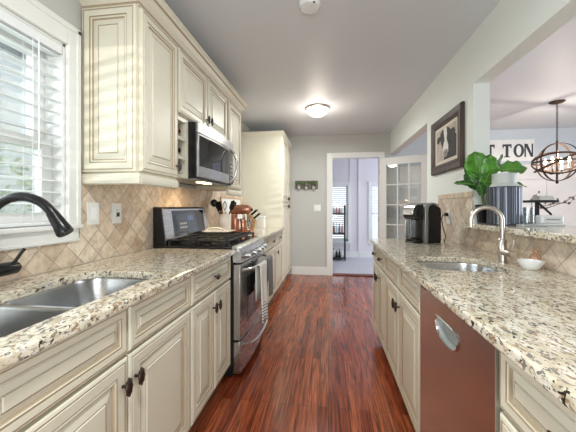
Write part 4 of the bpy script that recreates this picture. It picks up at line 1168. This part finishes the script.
def planter():
    t = thing('wall_planter', 'weathered wall board of three glass jars with greenery on the back wall', 'planter', (-.388, YB-.001, 1.59))
    MB().box(-.592, -.183, YB-.020, YB-.001, 1.515, 1.665).build('board', 'woodrust', t, bevel=.002)
    for k in range(3):
        cx = -.515 + k*.127
        j = MB().lathe([(.024, 0), (.031, .004), (.033, .05), (.030, .065), (.024, .074), (.026, .088), (.023, .088), (.021, .074), (.028, .06), (.030, .01), (0, .006)], (cx, YB-.056, 1.512), 20).build('jar', 'glass', t, smooth=True)
        MB().tube([(cx + .0275*math.cos(a), YB-.056+.0275*math.sin(a), 1.590) for a in [2*math.pi*i/20 for i in range(20)]], .003, 6, closed=True).build('clamp', 'matblack', j)
        MB().lathe([(.0275, .005), (.029, .04), (.0, .04)], (cx, YB-.056, 1.512), 16).build('white_pebbles', 'porcelain', j, smooth=True)
        b = MB(); rnd = random.Random(k+3)
        for i in range(26):
            a = rnd.uniform(0, 2*math.pi); l = rnd.uniform(.03, .075)
            p = Vector((cx, YB-.056, 1.59)); dv = Vector((math.cos(a)*rnd.uniform(.3, 1.0), math.sin(a)*.35, rnd.uniform(.3, 1.0))).normalized()
            e = p + dv*l; b.tube([p, p + dv*l*.6, e], [.0012, .0012, .0008], 5)
            for m_ in range(3):
                c = p + dv*l*(.5+.25*m_); b.ell(c, rnd.uniform(.006, .011), .004, rnd.uniform(.005, .010), 6, 5)
        b.build('greenery', 'sprig', t, smooth=True)
planter()

# ------------------------------------------------------------------ ceiling fixtures
def flush_light(x, y, label, power):
    t = thing('ceiling_light', label, 'ceiling light', (x, y, ZC))
    MB().lathe([(.150, 0), (.154, -.006), (.152, -.016), (.140, -.022), (.134, -.018), (0, -.018)], (x, y, ZC-.0005), 36).build('base_ring', 'nickel', t, smooth=True)
    MB().lathe([(.133, -.0225)] + [(.133*math.cos(R(a))**.8, -.0225-.085*math.sin(R(a))) for a in range(10, 90, 10)] + [(.002, -.1075)], (x, y, ZC-.0005), 36).build('dome', 'domeglow', t, smooth=True)
    MB().lathe([(.008, -.1077), (.010, -.112), (.004, -.118), (0, -.119)], (x, y, ZC-.0005), 12).build('finial', 'nickel', t, smooth=True)
    l = bpy.data.lights.new('ceiling_light_glow', 'POINT'); l.energy = 6; l.color = (1.0, .90, .78); l.shadow_soft_size = .12
    o = bpy.data.objects.new('ceiling_light_glow', l); COL.objects.link(o); o.location = (x, y, ZC-.26)
    l = bpy.data.lights.new('ceiling_light_bulb', 'AREA'); l.shape = 'DISK'; l.size = .24; l.energy = power; l.color = (.95, 1.0, .96)
    o = bpy.data.objects.new('ceiling_light_bulb', l); COL.objects.link(o); o.location = (x, y, ZC-.125)
flush_light(-.14, 3.80, 'round flush ceiling light with a lit white dome', 17)
flush_light(-.14, .35, 'added second flush ceiling light, unseen fill above the camera end of the kitchen', 15)  # fixture added out of view to brighten the near cabinets and counters

t = thing('smoke_detector', 'round white smoke detector on the kitchen ceiling', 'smoke detector', (-.115, 1.83, ZC))
MB().lathe([(.066, 0), (.068, -.006), (.066, -.028), (.058, -.038), (.040, -.042), (0, -.043)], (-.115, 1.83, ZC-.0005), 32).build('shell', 'porcelain', t, smooth=True)
MB().cyl((-.10, 1.80, ZC-.043), (-.10, 1.80, ZC-.046), .010).build('test_button', 'white', t)
MB().cyl((-.085, 1.775, ZC-.0415), (-.085, 1.775, ZC-.0435), .006).build('sensor_hole', 'black', t)

def chandelier():
    x, y, z = 2.705, 3.96, 1.735
    t = thing('chandelier', 'rustic orb chandelier with lit candle bulbs hanging in the dining room', 'chandelier', (x, y, ZC))
    MB().lathe([(.075, 0), (.078, -.006), (.06, -.018), (.03, -.026), (0, -.03)], (x, y, ZC-.0005), 24).build('canopy', 'rust', t, smooth=True)
    b = MB(); zz = ZC-.028; k = 0
    while zz > z+.25:
        pts = []
        for i in range(12):
            a = 2*math.pi*i/12; u, v = .009*math.cos(a), .016*math.sin(a)
            pts.append((x+u, y, zz-.016+v) if k % 2 else (x, y+u, zz-.016+v))
        b.tube(pts, .0028, 6, closed=True); zz -= .025; k += 1
    b.build('chain', 'rust', t, smooth=True)
    rx, rz = .240, .225
    MB().cyl((x, y, z+.255), (x, y, z-.235), .011).ell((x, y, z-.24), .016, .016, .018).build('center_rod', 'rust', t, smooth=True)
    def ring(rot, tilt):
        m = Matrix.Rotation(rot, 3, 'Z') @ Matrix.Rotation(tilt, 3, 'X')
        L = []; n = 48
        for i in range(n+1):
            a = 2*math.pi*i/n; row = []
            for dr, dn in ((-.003, -.011), (.003, -.011), (.003, .011), (-.003, .011)):
                p = m @ Vector(((rx+dr)*math.cos(a), dn, (rx+dr)*math.sin(a)))
                row.append((x+p.x, y+p.y, z+p.z*rz/rx))
            L.append(row)
        MB().loops(L, 0, False, False).build('orb_band', 'rust', t)
    ring(R(20), 0); ring(R(110), 0); ring(R(65), R(62)); ring(R(-25), R(68)); ring(0, R(90)); ring(R(150), R(50))
    for k in range(4):
        a = R(35+90*k); dx, dy = math.cos(a), math.sin(a); r = .115
        ar = MB().tube([(x, y, z-.12), (x+dx*.05, y+dy*.05, z-.14), (x+dx*r, y+dy*r, z-.11), (x+dx*r, y+dy*r, z-.085)], .006, 8).build('arm', 'rust', t, smooth=True)
        MB().lathe([(.02, 0), (.022, .004), (.013, .008), (.011, .075), (.011, .08)], (x+dx*r, y+dy*r, z-.086), 14).build('candle_sleeve', 'ceramic', ar, smooth=True)
        MB().lathe([(.008, 0), (.016, .018), (.015, .03), (.007, .05), (.001, .062)], (x+dx*r, y+dy*r, z-.005), 14).build('bulb', 'bulb', ar, smooth=True)
    l = bpy.data.lights.new('chandelier_bulbs', 'POINT'); l.energy = 10; l.color = (1, .86, .70); l.shadow_soft_size = .02
    o = bpy.data.objects.new('chandelier_bulbs', l); COL.objects.link(o); o.location = (x+.03, y-.02, z+.085)
chandelier()

# ------------------------------------------------------------------ French door, swung open
def french_door():
    t = struct(bpy.data.objects.new('door_1', None)); COL.objects.link(t)
    t.location = (.873, YB-.035, 0); t.rotation_euler = (0, 0, math.atan2(-.335, .67))
    Wd, H, th = .755, 2.03, .018
    st, tr_, br_ = .105, .125, .24
    b = MB().box(0, st, -th, th, .012, H).box(Wd-st, Wd, -th, th, .012, H).box(st, Wd-st, -th, th, .012, br_).box(st, Wd-st, -th, th, H-tr_, H)
    iw, ih = (Wd-2*st), (H-tr_-br_)
    for k in (1, 2): b.box(st+iw*k/3-.010, st+iw*k/3+.010, -th+.004, th-.004, br_, H-tr_)
    for k in range(1, 5): b.box(st, Wd-st, -th+.0035, th-.0035, br_+ih*k/5-.010, br_+ih*k/5+.010)
    b.build('frame', 'white', t, local=True, bevel=.003)
    MB().box(st-.003, Wd-st+.003, -.002, .002, br_-.003, H-tr_+.003).build('panes', 'glass', t, local=True)
    b = MB().cyl((Wd-.06, -th, .95), (Wd-.06, -th-.04, .95), .010).ell((Wd-.06, -th-.055, .95), .028, .022, .028)
    b.cyl((Wd-.06, -th, .95), (Wd-.06, -th-.006, .95), .03)
    b.build('door_handle', 'nickel', t, local=True, smooth=True)
    q = MB()
    for z in (.25, 1.0, 1.80): q.cyl((-.006, -.02, z-.045), (-.006, -.02, z+.045), .007)
    q.build('hinge_set', 'nickel', t, local=True)
french_door()

# ------------------------------------------------------------------ rack in the far room
def rack():
    x0, x1, y0, y1 = -.24, .365, 6.72, 7.02
    t = thing('bottle_rack', 'narrow black three-tier rack of bottles in the far room', 'shelf', (.06, 6.87, .004))
    for xx in (x0, x1):
        for yy in (y0, y1): MB().box(xx-.012, xx+.012, yy-.012, yy+.012, .03, 1.24).build('post', 'matblack', t)
    tiers = (.075, .615, 1.055)
    for z in tiers: MB().box(x0-.012, x1+.012, y0-.012, y1+.012, z-.025, z).build('shelf_board', 'matblack', t)
    q = MB()
    for xx in (x0, x1):
        for yy in (y0, y1): q.cyl((xx-.008, yy, .03), (xx+.008, yy, .03), .026)
    q.build('caster_set', 'black', t)
    names = {0: ('plumb', 'pink-labelled'), 1: ('porcelain', 'clear white'), 2: ('blueb', 'blue-labelled'), 3: ('wine', 'dark')}
    where = {0: 'bottom', 1: 'middle', 2: 'top'}
    pos = ['closest to the black post', 'second from the black post', 'third from the black post', 'fourth from the black post', 'fifth from the black post']
    seq = [[1, 3, 3, 1, 0], [0, 2, 1, 0, 3], [1, 0, 0, 1, 2]]
    for ti, z in enumerate(tiers):
        for k in range(5):
            mm, nm = names[seq[ti][k]]
            xx, yy = x1-.06-k*.062, y0+.05+(k % 2)*.03
            h = (.19, .24, .17)[ti] * (1 - .12*((k*7+ti) % 3)/2)
            b = thing('bottle', '%s bottle on the %s tier of the black rack, %s' % (nm, where[ti], pos[k]), 'bottle', (xx, yy, z), group='bottles on the black rack')
            MB().lathe([(.024, 0), (.026, .003), (.026, h*.55), (.020, h*.66), (.009, h*.74), (.009, h*.9)], (xx, yy, z+.0005), 14).build('bottle_body', mm, b, smooth=True)
            MB().lathe([(.0105, 0), (.0105, h*.1), (.009, h*.1+.002)], (xx, yy, z+.0006+h*.9), 12).build('cap', 'black' if k % 2 else 'chrome', b, smooth=True)
rack()

# ------------------------------------------------------------------ outside the kitchen window
struct(MB().box(-16, XL-.15, -12, 16, -.35, -.30).build('ground', 'lawn'))
def bush(x, y, z, r, h, label, seed):
    rnd = random.Random(seed)
    t = thing('bush', label, 'bush', (x, y, z))
    b = MB()
    for i in range(420):
        a = rnd.uniform(0, 2*math.pi); c = rnd.uniform(-1, 1); rr = rnd.uniform(.75, 1.02)
        p = Vector((x + r*rr*math.sqrt(1-c*c)*math.cos(a), y + r*rr*math.sqrt(1-c*c)*math.sin(a), z + h/2 + h/2*rr*c))
        u = Vector((rnd.uniform(-1, 1), rnd.uniform(-1, 1), rnd.uniform(-1, 1))).normalized(); v = u.orthogonal().normalized(); s = rnd.uniform(.06, .12)
        b.add([p - u*s, p + v*s*.5, p + u*s, p - v*s*.5], [(0, 1, 2, 3)])
    b.build('foliage', 'bush', t)
    MB().cyl((x, y, z-.02), (x, y, z+h*.6), .06, .03).build('trunk', 'twig', t)
bush(-5.2, 2.6, -.3, 1.1, 2.3, 'round leafy bush outside the kitchen window', 1)
bush(-7.2, 5.0, -.3, 1.4, 2.9, 'taller leafy bush outside, behind the round one', 2)
bush(-5.6, -.2, -.3, 1.2, 2.1, 'low wide bush outside near the left of the window', 3)
t = thing('neighbour_house', 'pale neighbouring house seen through the upper window panes', 'house', (-13, 4, -.3))
MB().box(-15, -11, -4, 14, -.3, 6.6).build('wall', 'siding', t)
MB().prism([(-15.4, 6.605), (-10.5, 6.605), (-13, 8.6)], 'y', -4.4, 14.4).build('roof', 'roofg', t)
